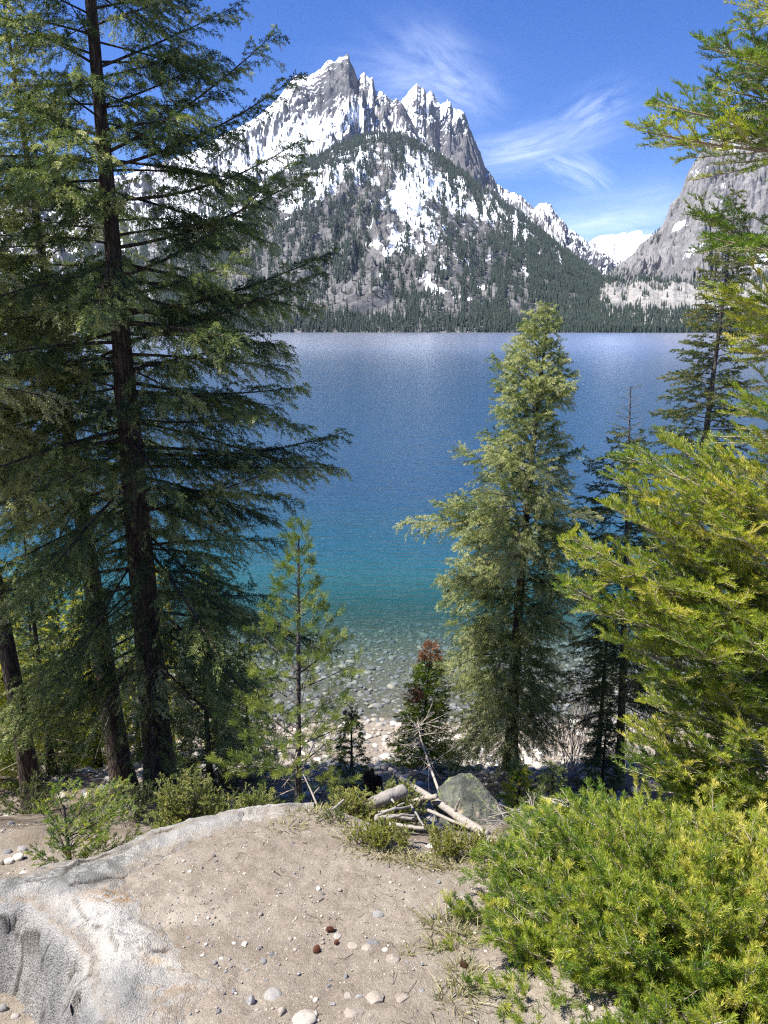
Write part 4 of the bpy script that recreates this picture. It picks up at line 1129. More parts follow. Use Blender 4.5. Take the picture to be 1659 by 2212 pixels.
base = np.array([-1.1, 2.9, 5.2])
rr_ = link('rock_slab', make_mesh('rock_slab', Vr[used] - base, Fr, [M_SLAB], {'ochre': och.ravel()[used], 'pale': pal.ravel()[used], 'lichen': lic.ravel()[used], 'rough': rgh.ravel()[used], 'crack': edge_.ravel()[used], 'dust': smooth(.09, .0, sR).ravel()[used] * (out_ <= 0).ravel()[used]}, False), loc=base,
           label='big pale granite slab with ochre stains set in the sandy ledge, lower left', category='rock')

def stone(label, u, v, w, h, tint, seed, name='stone', sub=3, rot=0., cuts=1, y=None, sink=.35, rough=.15, depthf=.9, mat=None, cat_='stone', group=None, dz=0.0, ymin=1.3):
    g = G(u, v, ymin) if y is None else at_depth(u, v, y)
    _, _, f = project(g); k = f / FPX / 2
    V, F = stone_shape(seed, sub, (w * k, w * k * depthf, max(h, 2) * k * 1.15), rough, cuts)
    if name in ('rock', 'boulder'): V = V * (1 + .05 * fbm(V[:, 0] * 30, V[:, 1] * 30, V[:, 2] * 30, oct=3, gain=.6, seed=seed))[:, None]
    me = make_mesh(name, V, F, [mat or M_STONE], {'tint': np.clip(np.full(len(V), tint) + .05 * fbm(V[:, 0] * 40, V[:, 1] * 40, V[:, 2] * 40, oct=2, seed=seed), 0, 1), **({} if mat is None else {'ochre': np.zeros(len(V)), 'pale': np.full(len(V), .3), 'lichen': np.full(len(V), .8), 'rough': np.full(len(V), .4), 'dust': np.zeros(len(V))})}, name not in ('rock', 'boulder'))
    o = link(name, me, loc=(g[0], g[1], g[2] + h * k * (1 - 2 * sink) + dz), rot=(0, 0, math.radians(rot)), label=label, category=cat_)
    if group: o['group'] = group
    return o
def q2(x, y): return 464.5 + .36 * x, 1692 + .36 * y
def q1(x, y): return .28 * x, 1692 + .28 * y
def q3(x, y): return 696.8 + .34 * x, 1592.6 + .34 * y
LST = [('large white stone half sunk at the bottom edge of the photo', q2(545, 1425), 56, 34, .97, 0), ('cream rounded stone sitting alone in the dirt near the grass tuft', q2(1065, 1060), 34, 22, .86, 10), ('small pale oval stone next to a bluish stone', q2(912, 992), 24, 13, .8, 0), ('flat bluish grey stone above the pale oval stone', q2(950, 965), 27, 10, .25, 0),
       ('flat pale tan stone level with the dirt, right of the small dark cone', q2(825, 978), 24, 9, .78, 0), ('light grey pebble between the two brown pine cones', q2(737, 928), 20, 10, .62, 0), ('dark grey stone alone on the bare dirt left of the cones', q2(343, 1040), 16, 13, .12, 20), ('small bluish pebble below the lone dark grey stone', q2(312, 1187), 11, 9, .25, 0),
       ('pointed grey stone standing upright in the dirt', q2(788, 1170), 13, 18, .36, 30), ('dark flat pebble left of the pointed grey stone', q2(680, 1222), 13, 6, .08, 0), ('broad tan grey stone flush with the dirt near the bottom edge', q2(350, 1275), 42, 26, .55, -25), ('long grey stone lying on edge near the bottom, left of the broad tan one', q2(212, 1310), 22, 40, .38, 10),
       ('ochre tinted wedge of stone at the bottom edge left of the white stone', q2(400, 1380), 24, 30, .74, 30), ('cream angular stone at the bottom edge right of the white stone', q2(835, 1388), 44, 26, .84, 0), ('cream stone with an orange stain near the bottom right of the dirt', q2(960, 1305), 48, 20, .80, 10), ('brown grey round stone between two cream stones', q2(865, 1292), 18, 16, .5, 0),
       ('small cream stone left of the brown grey round stone', q2(798, 1287), 25, 14, .85, 0), ('little grey pebble left of the cream angular stone', q2(708, 1338), 14, 11, .4, 0), ('thin cream sliver of stone right of the orange stained one', q2(1110, 1295), 38, 9, .85, -15), ('white pebble left of centre near the bottom of the dirt', q2(578, 1295), 11, 8, .95, 0),
       ('pinkish brown stone, biggest of the cluster by the bush', q2(1500, 702), 24, 19, .64, 0), ('grey stone at the top of the cluster by the bush', q2(1482, 664), 18, 9, .4, 0), ('small dark stone at the left of the cluster by the bush', q2(1462, 718), 9, 8, .15, 0), ('white stone just below the cluster by the bush', q2(1412, 748), 15, 12, .95, 0), ('long purplish stone between the cluster and the grass tuft', q2(1307, 805), 20, 9, .22, -20),
       ('tan pebble in front of the flat pale tan stone', q2(965, 1072), 14, 8, .8, 0), ('flat half buried grey stone above the brown cones to the right', q2(975, 792), 26, 8, .45, 15), ('dark pebble near the far end of the bare dirt', q2(468, 362), 9, 6, .1, 0), ('dark pebble on the bare dirt below the low green shrubs', q2(1040, 503), 8, 6, .15, 0), ('white and grey pebble in the upper part of the bare dirt', q2(405, 465), 8, 8, .7, 0), ('dark pebble near the shaded rim of the ledge', (688, 1724 + 45), 7, 5, .15, 0),
       ('small brown pebble left of the long grey stone', q2(193, 1130), 10, 9, .5, 0), ('greyish pebble at the right in the lower dirt', q2(1238, 1248), 15, 7, .35, 0)]
for k, (lb, (u, v), w_, h_, tn, ro) in enumerate(LST):
    stone(lb, u, v, w_, h_ * .8, tn * .78, 500 + k, rot=ro, sink=.46 if w_ < 22 else .60, cuts=3, rough=.22)
LST2 = [('large pale rounded stone at the left edge beyond the slab', q1(150, 585), 27, 17, .88, 3.0), ('white oval stone beside the large pale one at the left edge', q1(70, 612), 20, 13, .95, 3.0), ('grey stone cut by the left edge beyond the slab', q1(8, 622), 14, 12, .6, 3.0), ('small dark square stone on the sunlit dirt at far left', q1(85, 318), 17, 9, .2, 3.2), ('flat pale stone at the far left rim of the dirt', q1(75, 245), 25, 10, .85, 3.2), ('cream stone between the sapling and the slab', q1(190, 702), 20, 12, .85, 3.0),
        ('grey green stone in the shadow at the left edge', q1(165, 520), 24, 12, .4, 3.0), ('dark round stone in the shadow at the left edge', q1(60, 540), 20, 11, .2, 3.0)]
for k, (lb, (u, v), w_, h_, tn, ym) in enumerate(LST2): stone(lb, u, v, w_, h_, tn, 560 + k, ymin=ym)
LST3 = [('long tan stone on the gravel under the slab in the lower left corner', q1(310, 1780), 36, 20, .68), ('grey stone at the very left edge under the slab', q1(25, 1752), 20, 15, .35), ('white stone on the gravel right of the long tan one', q1(425, 1800), 22, 13, .9), ('small pale stone high on the gravel under the slab', q1(440, 1640), 13, 12, .8), ('round grey stone in the corner below the slab', q1(120, 1810), 20, 12, .5), ('flat bluish stone in the lower left corner gravel', q1(210, 1760), 18, 8, .3), ('dark brown block wedged under the slab at the left edge', (26, 2085), 56, 40, .45), ('small brown stone beside the long tan one', q1(230, 1690), 12, 8, .6), ('tan stone at the bottom edge under the slab', q1(560, 1830), 20, 12, .7)]
for k, (lb, (u, v), w_, h_, tn) in enumerate(LST3): stone(lb, u, v, w_, h_, tn, 580 + k, cuts=2)
stone('pale flat rock on the ledge rim at the foot of the young pine', 568, 1748, 66, 24, .9, 600, name='rock', y=4.0, cuts=2, cat_='rock', dz=.06, sink=.2)
stone('big angular boulder with green lichen behind the fallen pole', *q3(970, 575), 190, 125, .3, 611, name='boulder', sub=4, cuts=8, y=5.25, cat_='boulder', mat=M_BOULDER, sink=.22, rough=.35)
stone('flat topped grey rock at the back of the lichen boulder', *q3(800, 290), 90, 30, .75, 602, name='rock', y=6.0, cuts=3, cat_='rock', sink=.1)
stone('long grey slab of rock slanting below the piled sticks', 893, 1812, 118, 26, .42, 603, name='rock', y=3.9, cuts=4, rot=-24, cat_='rock', depthf=.35, sink=.3)
stone('white angular stone below the piled sticks', *q3(690, 655), 20, 14, .95, 605, y=4.1, cuts=3)
stone('small white stone at the lower end of the slanting grey slab', *q3(665, 715), 12, 9, .9, 606, y=3.7, cuts=2)

# stones of the shore: named ones, then the many cobbles
LS4 = [('dark blue grey stone on the reddish shore soil', q3(897, 92), 20, 15, .1), ('cream angular stone right of the dark blue grey one', q3(970, 97), 27, 19, .84), ('broad grey rock behind the lichen boulder', q3(800, 215), 44, 24, .4), ('flat pale rock left of the trunk of the full green fir', q3(920, 170), 46, 18, .8), ('dark topped pale block right of the leaning trunk', q3(1355, 180), 56, 22, .82), ('round white stone right of the leaning trunk', q3(1285, 118), 16, 12, .95), ('grey stone below the round white stone', q3(1330, 140), 22, 14, .45),
       ('grey stone next to white ones up the shore at right', q3(1500, 110), 16, 12, .6), ('pinkish stone on the shore at right', q3(1565, 135), 20, 9, .66), ('long grey stone on the shore near the bush', q3(1570, 185), 24, 11, .42), ('pale stone behind the green seedling on the shore', q3(1325, 270), 20, 12, .9), ('broad pale rock at the right beyond the brush pile', q3(1440, 455), 84, 20, .84), ('rust stained rock beside the broad pale one', q3(1310, 465), 22, 16, .70), ('large pale rock left of the stump on the shore', (610, 1640), 30, 16, .9),
       ('grey rock half hidden by twigs left of the young pine', (575, 1665), 34, 20, .7), ('white boulder beyond the small spruce', (1000, 1600), 24, 12, .92), ('tan rock on the shore in front of the waterline', (960, 1590), 22, 11, .6), ('dark stone at the waterline right of the small spruce', (1045, 1580), 18, 9, .15)]
for k, (lb, (u, v), w_, h_, tn) in enumerate(LS4): stone(lb, u, v, w_, h_, tn, 620 + k, ymin=5.5, cuts=3, sink=.25)

r = np.random.default_rng(77)
protos = []
for k in range(12):
    V0, F0 = stone_shape(700 + k, 2, (1, r.uniform(.6, .9), r.uniform(.4, .6)), .25, 2 if k % 3 == 0 else 0)
    protos.append((V0, F0))
n = 21000
cy = 8.2 + 18 * r.random(n) ** 1.15; cx = (r.random(n) - .5) * (cy * 1.30 + 3)
cr = np.exp(r.normal(np.log(.050), .42, n)).clip(.02, .19)
land = cy < 13.2
cr = np.where(land & (r.random(n) < .6), cr * .6, cr)
kp = (cy > 9.4) | (r.random(n) < .35)
cx, cy, cr = cx[kp], cy[kp], cr[kp]
cz = ground_z(cx, cy) + cr * .12
ct = np.where(cy > 13.6, .72 * np.clip(r.choice([.12, .2, .3, .42, .55, .75], len(cx), p=[.2, .25, .22, .13, .12, .08]) + r.normal(0, .04, len(cx)), 0, .85), np.clip(r.choice([.2, .4, .55, .7, .85, .95], len(cx), p=[.1, .2, .2, .15, .2, .15]) + r.normal(0, .05, len(cx)), 0, 1))
ca = r.uniform(0, 6.28, len(cx))
U_, V_, F_ = project(np.stack([cx, cy, cz], -1))
vis = (U_ > 560) & (U_ < 1330) & (V_ > 1420) & (V_ < 1700)
score = cr / F_ * np.where(vis, 1, .05) * np.where((U_ > 1110) & (V_ > 1640), .2, 1)
od = np.argsort(-score)
cm = [[make_mesh('cobble', V0, F0, [M_STONE], {'tint': np.full(len(V0), tn)}, True) for tn in (.12, .3, .5, .7, .92)] for V0, F0 in protos[:6]]
for j, i in enumerate(od[:260]):
    tk = int(np.argmin(np.abs(np.array([.12, .3, .5, .7, .92]) - ct[i])))
    if cy[i] > 13.9: tk = min(tk, 3); lb, gp = 'rounded cobble lying on the lake bed in the clear shallow water', 'cobbles under the clear shallow water'
    else: lb, gp = 'weathered stone among many on the dry stony shore', 'stones of the dry shore'
    link('cobble', cm[j % 6][tk], loc=(cx[i], cy[i], cz[i]), rot=(0, 0, float(ca[i])), scale=float(cr[i]), label=lb, category='stone', group=gp)
rest = od[260:]
parts = []
for k in range(12):
    ii = rest[k::12]; V0, F0 = protos[k]
    c, s = np.cos(ca[ii])[:, None], np.sin(ca[ii])[:, None]
    P = np.stack([V0[:, 0] * c - V0[:, 1] * s, V0[:, 0] * s + V0[:, 1] * c, np.broadcast_to(V0[:, 2], (len(ii), len(V0)))], -1) * cr[ii, None, None] + np.stack([cx[ii], cy[ii], cz[ii]], -1)[:, None]
    parts.append((P.reshape(-1, 3), (F0[None] + (np.arange(len(ii)) * len(V0))[:, None, None]).reshape(-1, 3), {'tint': np.repeat(ct[ii], len(V0))}))
V, F, A = cat(parts)
link('shore_cobbles', make_mesh('shore_cobbles', V, F, [M_STONE], A, True), kind='stuff', label='countless rounded cobbles of the shore and the shallow lake bed')
# gravel in the dirt
n = 17000
px_ = r.uniform(-3.0, 1.4, n); py_ = r.uniform(1.4, 5.2, n)
sz = np.exp(r.normal(np.log(.0036), .45, n)).clip(.0015, .014)
sz = np.where((py_ < 2.5) & (r.random(n) < .2), sz * 1.7, sz)
clump = fbm(px_ * 1.5, py_ * 1.5, oct=3, seed=88); kk = (r.random(n) < .35 + clump) & (poly_sd(px_, py_, ROCK) < -.01)
px_, py_, sz = px_[kk], py_[kk], sz[kk]; n = len(px_)
pz_ = ground_z(px_, py_) + 0.008 * fbm(px_ * 9, py_ * 9, oct=4, gain=.6, seed=21) + sz * .25
V0, F0 = stone_shape(3, 1, (1, .8, .6), .3)
an = r.uniform(0, 6.28, n)
c, s = np.cos(an)[:, None], np.sin(an)[:, None]
P = np.stack([V0[:, 0] * c - V0[:, 1] * s, V0[:, 0] * s + V0[:, 1] * c, np.broadcast_to(V0[:, 2], (n, len(V0)))], -1) * sz[:, None, None] + np.stack([px_, py_, pz_], -1)[:, None]
link('gravel', make_mesh('gravel', P.reshape(-1, 3), (F0[None] + (np.arange(n) * len(V0))[:, None, None]).reshape(-1, 3), [M_STONE], {'tint': np.repeat(r.choice([.1, .3, .5, .68, .8, .9], n), len(V0))}, True), kind='stuff', label='loose gravel and grit scattered over the sandy dirt')

n = 7000
px_ = r.uniform(-2.2, 1.2, n); py_ = r.uniform(1.5, 4.6, n); kk = (r.random(n) < .35 + fbm(px_ * 2, py_ * 2, oct=2, seed=8)) & (poly_sd(px_, py_, ROCK) < -.01); px_, py_ = px_[kk], py_[kk]; n = len(px_)
o = np.stack([px_, py_, ground_z(px_, py_) + 0.008 * fbm(px_ * 9, py_ * 9, oct=4, gain=.6, seed=21) + 0.009 * fbm(px_ * 26, py_ * 26, oct=3, gain=.6, seed=22) + .002], -1)
aa = r.uniform(0, 6.28, n); cL = Curves(o, np.stack([np.cos(aa), np.sin(aa), r.uniform(-.1, .12, n)], -1), np.exp(r.normal(np.log(.022), .5, n)), r.normal(0, .15, (n, 3)) * [1, 1, .1])
V, F, A = tubes(cL.poly(3), np.exp(r.normal(np.log(.0009), .35, n))[:, None] * np.ones((1, 3)), 3, r.random(n) * .5)
link('litter', make_mesh('litter', V, F, [M_BARK_GREY], A), kind='stuff', label='fallen needles and bits of twig scattered over the dirt')

# ------------------------------------------------------------------ cones
M_CONE = leaf_material('pine_cone_scales', [(0, (.045, .022, .014)), (1, (.20, .075, .04))], .0, .8, .2)
def cone(label, u, v, w, seed, rot):
    g = G(u, v); _, _, f = project(g); L = w * f / FPX
    r = np.random.default_rng(seed); parts = []
    core, cf = stone_shape(seed, 2, (L * .42, L * .26, L * .26), .05); parts.append((core, cf, {'tint': np.full(len(core), .1)}))
    for k in range(90):
        t = k / 90; a = k * 2.39996; x = (-.5 + t) * L; rad = L * .27 * math.sin(math.pi * (.08 + .86 * t)) ** .7
        c0 = np.array([x, rad * math.cos(a), rad * math.sin(a)]); nn = np.array([.45, math.cos(a), math.sin(a)]); tt = np.array([0, -math.sin(a), math.cos(a)])
        sw, sl = L * .085, L * .11
        Vq = np.array([c0 - tt * sw * .5, c0 + tt * sw * .5, c0 + nn * sl + tt * sw, c0 + nn * sl * 1.15, c0 + nn * sl - tt * sw]); parts.append((Vq, np.array([(0, 1, 2), (0, 2, 3), (0, 3, 4)]), {'tint': np.array([.1, .1, .7, 1, .7]) * r.uniform(.5, 1)}))
    V, F, A = cat(parts)
    link('pine_cone', make_mesh('pine_cone', V, F, [M_CONE], A), loc=(g[0], g[1], g[2] + L * .24), rot=(0, .1, math.radians(rot)), label=label, category='cone')
cone('red brown pine cone lying highest of those on the bare dirt', *q2(690, 892), 19, 1, 10)
cone('dark spiky pine cone lowest and farthest left on the bare dirt', *q2(610, 1015), 20, 2, 80)
cone('small dark pine cone beside the light grey pebble', *q2(727, 962), 12, 3, 60)
cone('brown pine cone at the edge of the low fir bush', *q2(1495, 1100), 19, 4, 130)

# ------------------------------------------------------------------ logs, poles and sticks
def wood_piece(pts, r0, r1, k=10, seed=0, tint=.3, ns=24, rough=.12):
    """pts: list of (u, v, y)"""
    P = np.array([P3(*p) for p in pts]); t = np.linspace(0, 1, len(P)); ti = np.linspace(0, 1, ns)
    C = np.stack([np.interp(ti, t, P[:, j]) for j in range(3)], -1)
    C = C + .15 * r0 * np.stack([fbm(ti * 5 + seed, ti * 0, oct=3, seed=seed), fbm(ti * 5, ti * 0 + 3.3, oct=3, seed=seed + 1), fbm(ti * 5, ti * 0 + 7.7, oct=3, seed=seed + 2)], -1) * 2
    rad = np.linspace(r0, r1, ns)
    C = np.concatenate([C[:1], C, C[-1:]]); rad = np.concatenate([[1e-4], rad, [1e-4]])
    C[0] -= (C[2] - C[1]) * .01; C[-1] += (C[-2] - C[-3]) * .01
    V, F, A = tubes(C[None], rad[None], k, tint)
    a = np.repeat(C, k, 0); n_ = fbm(V[:, 0] * 40, V[:, 1] * 40, V[:, 2] * 40, oct=3, seed=seed)
    V = a + (V - a) * (1 + rough * n_)[:, None]
    return V, F, A
def log(name, label, parts, catg='log', mat=None):
    V, F, A = cat([parts[0]]); base = V.mean(0); base[2] = V[:, 2].min()
    root = link(name, None, loc=base, label=label, category=catg)
    link('stem', make_mesh('stem', V - base, F, [mat or M_DEAD], A, True), root)
    for p in parts[1:]:
        link('broken_branch', make_mesh('broken_branch', p[0] - base, p[1], [mat or M_DEAD], p[2], True), root)
    return root
def ql(x, y, d): return q3(x, y) + (d,)
log('fallen_log', 'short thick grey log with a sawn end, propped beside the juniper', [wood_piece([ql(225, 462, 4.55), ql(515, 335, 4.75)], .040, .047, 14, 1, .15), wood_piece([ql(440, 395, 4.62), ql(455, 415, 4.5)], .010, .006, 6, 2, .3)])
log('fallen_pole', 'long grey fallen pole slanting down to the right before the lichen boulder', [wood_piece([ql(430, 205, 6.0), ql(560, 300, 5.6), ql(700, 392, 5.15), ql(880, 520, 4.7), ql(1040, 622, 4.4)], .020, .034, 10, 3, .3),
    wood_piece([ql(838, 478, 4.8), ql(872, 388, 4.75)], .012, .006, 6, 4, .5), wood_piece([ql(470, 240, 5.9), ql(500, 222, 5.85)], .008, .003, 6, 5, .5), wood_piece([ql(760, 440, 5.0), ql(800, 400, 4.9)], .007, .003, 6, 6, .4)])
log('broken_log', 'pale broken log end sticking out behind the juniper', [wood_piece([ql(560, 415, 5.25), ql(720, 372, 5.0)], .026, .020, 10, 7, .6)])
log('thin_pole', 'thin grey pole lying under the long fallen pole', [wood_piece([ql(672, 462, 4.9), ql(800, 520, 4.65), ql(935, 575, 4.5)], .014, .010, 8, 8, .35)])
log('horizontal_log', 'half buried brown grey log lying along the foot of the brush pile', [wood_piece([ql(860, 622, 4.35), ql(1060, 645, 4.3), ql(1240, 682, 4.2), ql(1430, 708, 4.15)], .026, .022, 10, 9, .05)])
log('split_stick', 'splintered pale stick on top of the stick pile', [wood_piece([ql(335, 505, 4.4), ql(520, 415, 4.6)], .012, .006, 7, 10, .5)])
log('split_stick', 'straight pale stick lowest in the stick pile', [wood_piece([ql(425, 552, 4.2), ql(645, 578, 4.15)], .015, .011, 7, 11, .45)])
log('split_stick', 'bent stick between the sawn log and the slanting rock', [wood_piece([ql(415, 515, 4.3), ql(500, 492, 4.35), ql(590, 500, 4.4)], .012, .008, 7, 12, .3)])
log('split_stick', 'brown stick with a broken end at the left of the stick pile', [wood_piece([ql(355, 480, 4.5), ql(440, 462, 4.45), ql(560, 440, 4.6)], .012, .008, 7, 13, .1)])
log('split_stick', 'short pale stick at the left end of the sawn log', [wood_piece([ql(50, 470, 4.2), ql(135, 400, 4.4)], .012, .009, 7, 14, .5)])
log('split_stick', 'white bent stick standing beside the trunk of the young pine', [wood_piece([(688, 1745, 4.6), (668, 1700, 4.7), (655, 1672, 4.75)], .008, .004, 6, 15, .8), wood_piece([(676, 1716, 4.68), (690, 1700, 4.7)], .004, .002, 5, 16, .8)])
log('split_stick', 'dark bare branch crossing the shore right of the lichen boulder', [wood_piece([ql(1390, 378, 5.6), ql(1500, 425, 5.3), ql(1620, 465, 5.0)], .012, .007, 7, 17, .1)])
log('split_stick', 'dark weathered stick crossing the stick pile from the upper left', [wood_piece([ql(560, 430, 4.9), ql(640, 560, 4.4)], .010, .007, 7, 41, .0)])
log('split_stick', 'grey forked stick behind the horizontal log', [wood_piece([ql(1075, 580, 4.7), ql(1235, 640, 4.5)], .010, .007, 7, 42, .4), wood_piece([ql(1150, 612, 4.6), ql(1190, 590, 4.6)], .006, .003, 6, 43, .4)])
log('split_stick', 'pale thin stick standing up from the horizontal log', [wood_piece([ql(905, 610, 4.5), ql(918, 560, 4.55)], .006, .004, 6, 44, .7)])
log('split_stick', 'flat grey plank of wood under the sawn log', [wood_piece([ql(330, 520, 4.35), ql(450, 500, 4.4), ql(590, 520, 4.4)], .016, .012, 6, 45, .2)])
# dead white sapling leaning over the boulder
r = np.random.default_rng(900)
mainp = [(902, 1560, 6.4), (908, 1593, 6.2), (928, 1654, 5.8), (955, 1729, 5.2)]
P = np.array([P3(*p) for p in mainp]); base = P[-1]
root = link('dead_sapling', None, loc=base, label='white dead sapling leaning across the lichen boulder with bare twigs', category='dead tree')
V, F, A = wood_piece(mainp, .004, .013, 8, 31, .8); link('stem', make_mesh('stem', V - base, F, [M_DEAD], A, True), root)
tt_ = r.uniform(.02, .72, 34); o = np.stack([np.interp(tt_, np.linspace(0, 1, 4), P[:, j]) for j in range(3)], -1)
cd = Curves(o, r.normal(0, 1, (34, 3)) * [1.2, .6, .5] + UP * .1, r.uniform(.12, .36, 34), r.normal(0, .25, (34, 3)))
cd2, _, _ = side_shoots(cd, r, .05, .2, 42, lambda s, L: .12 * (1.1 - s), .8)
V, F, A = cat([tubes(cd.poly(6), np.linspace(.0035, .0012, 6)[None] * np.ones((34, 1)), 4, .9), tubes(cd2.poly(3), np.linspace(.0016, .0008, 3)[None] * np.ones((len(cd2.L), 1)), 3, .9)])
link('twigs', make_mesh('twigs', V - base, F, [M_DEAD], A, True), root)

def bare_shrub(name, label, u, v, y, w, h, n, seed, mat, tint=.5, lean=(0, 0, 0), thick=.004, cat_='shrub', sp=.10, flat=False):
    r = np.random.default_rng(seed); g = at_depth(u, v, y); d = y * .97 + (8 - g[2]) * .24; rx = w * d / FPX / 2; rz = h * d / FPX
    if flat:
        o = g + r.normal(0, 1, (n, 3)) * [rx * .5, rx * .25, rz * .2] + UP * rz * .4
        dd = r.normal(0, 1, (n, 3)) * [1, .6, .25]; L = r.uniform(.3, 1.0, n) * rx
    else:
        o = g + r.normal(0, 1, (n, 3)) * [rx * .12, rx * .12, 0]
        dd = np.stack([r.uniform(-1, 1, n) * rx, r.uniform(-.7, .7, n) * rx, rz * r.uniform(.5, 1, n)], -1); L = np.linalg.norm(dd, axis=1)
    c = Curves(o, dd + np.asarray(lean), L, r.normal(0, .12, (n, 3)) + UP * (.12 if not flat else -.1))
    c2, _, _ = side_shoots(c, r, sp, .25, 32, lambda s, LL: LL * .45 * (1.1 - s) + .03, 1.2)
    c3, _, _ = side_shoots(c2, r, sp * .8, .2, 32, lambda s, LL: LL * .4 * (1.1 - s) + .02, 1.2)
    V, F, A = cat([tubes(c.poly(7), thick * np.linspace(1, .4, 7)[None] * np.ones((n, 1)), 5, tint), tubes(c2.poly(4), thick * .5 * np.linspace(1, .5, 4)[None] * np.ones((len(c2.L), 1)), 4, tint), tubes(c3.poly(3), thick * .3 * np.linspace(1, .6, 3)[None] * np.ones((len(c3.L), 1)), 3, tint)])
    return link(name, make_mesh(name, V - g, F, [mat], A, True), loc=g, label=label, category=cat_)
bare_shrub('bare_shrub', 'leafless grey shrub on the shore left of the young pine', 575, 1640, 8.5, 190, 170, 26, 911, M_TWIG, .3)
bare_shrub('bare_shrub', 'pale leafless shrub with curved stems beyond the full green fir', 1235, 1600, 9.8, 190, 190, 24, 912, M_TWIG, .8, thick=.005)
bare_shrub('bare_shrub', 'whitish leafless shrub at the water behind the thin spruce', 1290, 1520, 11.5, 120, 190, 18, 913, M_DEAD, .9, thick=.005)
bare_shrub('bare_shrub', 'thin bare stems among the dark bushes under the stump', 735, 1700, 6.4, 90, 110, 14, 914, M_TWIG, .1)
bare_shrub('brush_pile', 'tangled pile of silvery dead twigs right of the lichen boulder', *q3(1370, 600), 4.6, 190, 60, 60, 915, M_DEAD, .3, thick=.006, cat_='brush', sp=.07, flat=True)
bare_shrub('bare_twig', 'small white dead twig plant at the foot of the leaning trunk', 262, 1735, 4.6, 60, 75, 6, 916, M_DEAD, .9, thick=.003, cat_='twig', sp=.05)
bare_shrub('bare_twig', 'bare whitish twigs poking from under the rounded juniper', 430, 1768, 4.2, 120, 60, 9, 917, M_DEAD, .7, thick=.003, cat_='twig', sp=.07)
# stump
g = at_depth(806, 1688, 7.0); r = np.random.default_rng(33); hgt = .50; k = 28; ns = 12
zz = np.linspace(-.1, 1, ns); an = np.linspace(0, 2 * np.pi, k, endpoint=False)
ZZ, AN = np.meshgrid(zz, an, indexing='ij')
jag_ = .12 * fbm(AN * 3.2, AN * 0, oct=3, seed=3)[None][0]
rad = .095 * (1 + .35 * np.exp(-ZZ / .12)) * (1 + .10 * np.abs(np.sin(AN * 4.5))) * (1 + .05 * fbm(AN * 4, ZZ * 3, oct=3, seed=4))
Z_ = ZZ * hgt * (1 + np.where(ZZ > .6, (ZZ - .6) * 2.2, 0) * jag_ * 3)
V = np.stack([rad * np.cos(AN), rad * np.sin(AN), Z_], -1).reshape(-1, 3)
a = np.arange(ns * k).reshape(ns, k); F = np.stack([a[:-1], np.roll(a[:-1], -1, 1), np.roll(a[1:], -1, 1), a[1:]], -1).reshape(-1, 4)
M_STUMP = bark_material('rotting_stump_wood', (.035, .022, .016), (.075, .042, .026), (.14, .09, .06), 22, .08)
root = link('stump', None, loc=g, label='dark jagged rotten stump standing behind the sawn grey log', category='stump')
link('stump_wood', make_mesh('stump_wood', V, F, [M_STUMP], {'tint': np.zeros(len(V))}, True), root)
nt = k; Vt = np.concatenate([V[-k:], [[0, 0, hgt * .72]]]); Ft = np.array([(i, (i + 1) % k, k) for i in range(k)])
link('hollow_top', make_mesh('hollow_top', Vt, Ft, [M_STUMP], {'tint': np.zeros(len(Vt))}), root)

# ------------------------------------------------------------------ low plants and grass
M_GRASS = leaf_material('grass_blades', [(0, (.10, .13, .035)), (.5, (.26, .24, .10)), (1, (.46, .40, .24))], .3)
M_BERRY = leaf_material('low_shrub_leaves', [(0, (.07, .12, .02)), (.5, (.20, .24, .03)), (1, (.36, .34, .05))], .4)
def blades(g, n, spread, h, r, w=.0022):
    a = r.uniform(0, 6.28, n); rr2 = np.sqrt(r.random(n))
    P = g + np.stack([np.cos(a) * rr2 * spread[0], np.sin(a) * rr2 * spread[1], np.zeros(n)], -1); P[:, 2] = ground_z(P[:, 0], P[:, 1]) - .005
    d = nrm(np.stack([np.cos(a) * .5 + r.normal(0, .35, n), np.sin(a) * .5 + r.normal(0, .35, n), np.full(n, 1.2)], -1)); L = h * r.uniform(.4, 1.1, n)
    c = Curves(P, d, L, np.stack([d[:, 0] * .7, d[:, 1] * .7, np.full(n, -.35)], -1)); Q = c.poly(4)
    wv = nrm(np.cross(d, r.normal(0, 1, (n, 3)))) * w
    ws = np.array([1, .9, .6, .1])
    V = np.stack([Q - wv[:, None] * ws[None, :, None], Q + wv[:, None] * ws[None, :, None]], 2).reshape(-1, 3)
    b = np.arange(n)[:, None] * 8 + np.arange(3)[None] * 2
    F = np.stack([b, b + 1, b + 3, b + 2], -1).reshape(-1, 4)
    return V, F, {'tint': np.repeat(np.clip(r.normal(.55, .25, n), 0, 1), 8)}
r = np.random.default_rng(950)
tufts = [(q2(1325, 985), 46, (.025, .025), .075), (q2(1470, 960), 90, (.06, .06), .08), (q2(1500, 1180), 110, (.06, .10), .09), (q2(1460, 1310), 90, (.08, .08), .09), (q2(1170, 1010), 40, (.03, .03), .05), (q2(1430, 860), 160, (.12, .06), .13)]
V, F, A = cat([blades(G(*t_[0]), t_[1], t_[2], t_[3], r) for t_ in tufts])
link('grass', make_mesh('grass', V, F, [M_GRASS], A), kind='stuff', label='dry grass growing along the edge of the low fir bush')
strip = [blades(G(u, v), 60, (.10, .06), .07, r) for u, v in [(q2(x, y)) for x, y in [(880, 380), (960, 420), (1040, 440), (1130, 450), (1200, 470), (1260, 500), (830, 330), (1340, 480), (1430, 500), (1520, 490), (440, 270), (520, 190), (600, 170), (700, 240)]]]
V, F, A = cat(strip); link('dry_grass', make_mesh('dry_grass', V, F, [M_GRASS], A), kind='stuff', label='short dry grass along the far edge of the dirt')
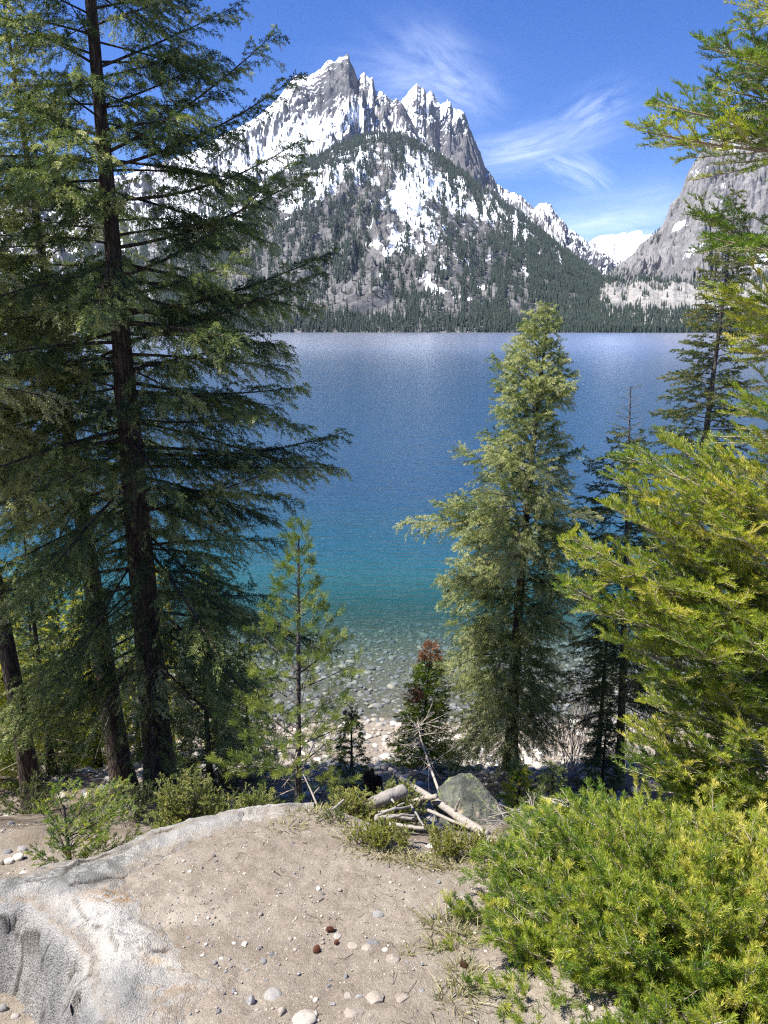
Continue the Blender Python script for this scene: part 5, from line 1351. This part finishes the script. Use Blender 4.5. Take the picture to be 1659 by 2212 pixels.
def leafy_plant(label, u, v, y, w, h, n, seed, name='low_shrub', mat=None, tint=.6, y0=None):
    r = np.random.default_rng(seed); g = G(u, v, 2.4) if y is None else at_depth(u, v, y); _, _, f = project(g); rx = w * f / FPX / 2; hh = h * f / FPX
    root = link(name, None, loc=g, label=label, category='plant')
    o = g + np.stack([r.uniform(-1, 1, n) * rx, r.uniform(-.5, .5, n) * rx, np.zeros(n)], -1); o[:, 2] = ground_z(o[:, 0], o[:, 1])
    c = Curves(o, np.stack([r.normal(0, .35, n), r.normal(0, .35, n), np.ones(n)], -1), hh * r.uniform(.6, 1.1, n), r.normal(0, .1, (n, 3)))
    c2, i2, t2 = side_shoots(c, r, .012, .2, 45, lambda s, L: .03 + 0 * s, 1.4)
    V, F, A = cat([tubes(c.poly(4), np.full((n, 4), .0012), 3, .1), tubes(c2.poly(2), np.full((len(c2.L), 2), .0007), 3, .1)])
    link('stems', make_mesh('stems', V - g, F, [M_TWIG], A), root)
    A0, A1 = seg_pts(c2); V, F, A = needles(A0, A1, r, 4, .012, .0065, 50, .4, np.full(len(A0), tint)); A['tint'] = np.clip(A['tint'] + np.repeat(r.normal(0, .15, len(A0)), 16), 0, 1)
    link('leaves', make_mesh('leaves', V - g, F, [mat or M_BERRY], A), root)
leafy_plant('low yellow green shrublet left of the slanting grey rock', 800, 1818, None, 90, 42, 42, 961)
leafy_plant('leafy shrublet growing up the left end of the slanting rock', 838, 1835, None, 80, 55, 46, 962)
leafy_plant('bright leafy shrublet in front of the horizontal log, left part', 985, 1850, None, 110, 60, 64, 963, tint=.7)
leafy_plant('bright leafy shrublet in front of the horizontal log, right part', 1065, 1858, None, 100, 52, 56, 964, tint=.7)
leafy_plant('dark green leafy plant with broad leaves by the rim of the dirt', 722, 1772, None, 46, 26, 20, 965, 'leafy_plant', tint=.05)
leafy_plant('tiny orange red flowering plant beside the pale stick', 709, 1752, 4.1, 16, 32, 9, 966, 'red_flower', M_RED, .8)
leafy_plant('small shrublet between the pale rim rock and the young pine', 650, 1750, None, 90, 30, 26, 967, tint=.5)
# ------------------------------------------------------------------ the air between here and the mountains
hm = bpy.data.materials.new('thin_mountain_haze'); hm.use_nodes = True
ht = NT(hm.node_tree); ht.n.clear()
hv = ht.node('ShaderNodeVolumePrincipled'); hv.inputs['Color'].default_value = (.62, .76, 1.0, 1); hv.inputs['Density'].default_value = 1.8e-5; hv.inputs['Anisotropy'].default_value = .1
ho = ht.node('ShaderNodeOutputMaterial'); ht.link(hv.outputs[0], ho.inputs['Volume'])
zmax = max(float(v[0][..., 2].max()) for v in MOUNT.values()) + 30
bx0, bx1, by0, by1, bz0, bz1 = -4300, 4300, -62, 10260, -63, zmax
HV = np.array([(x, y, z) for x in (bx0, bx1) for y in (by0, by1) for z in (bz0, bz1)], float)
HF = np.array([(0, 1, 3, 2), (4, 6, 7, 5), (0, 4, 5, 1), (2, 3, 7, 6), (0, 2, 6, 4), (1, 5, 7, 3)])
link('haze', make_mesh('haze', HV, HF, [hm]), kind='stuff')
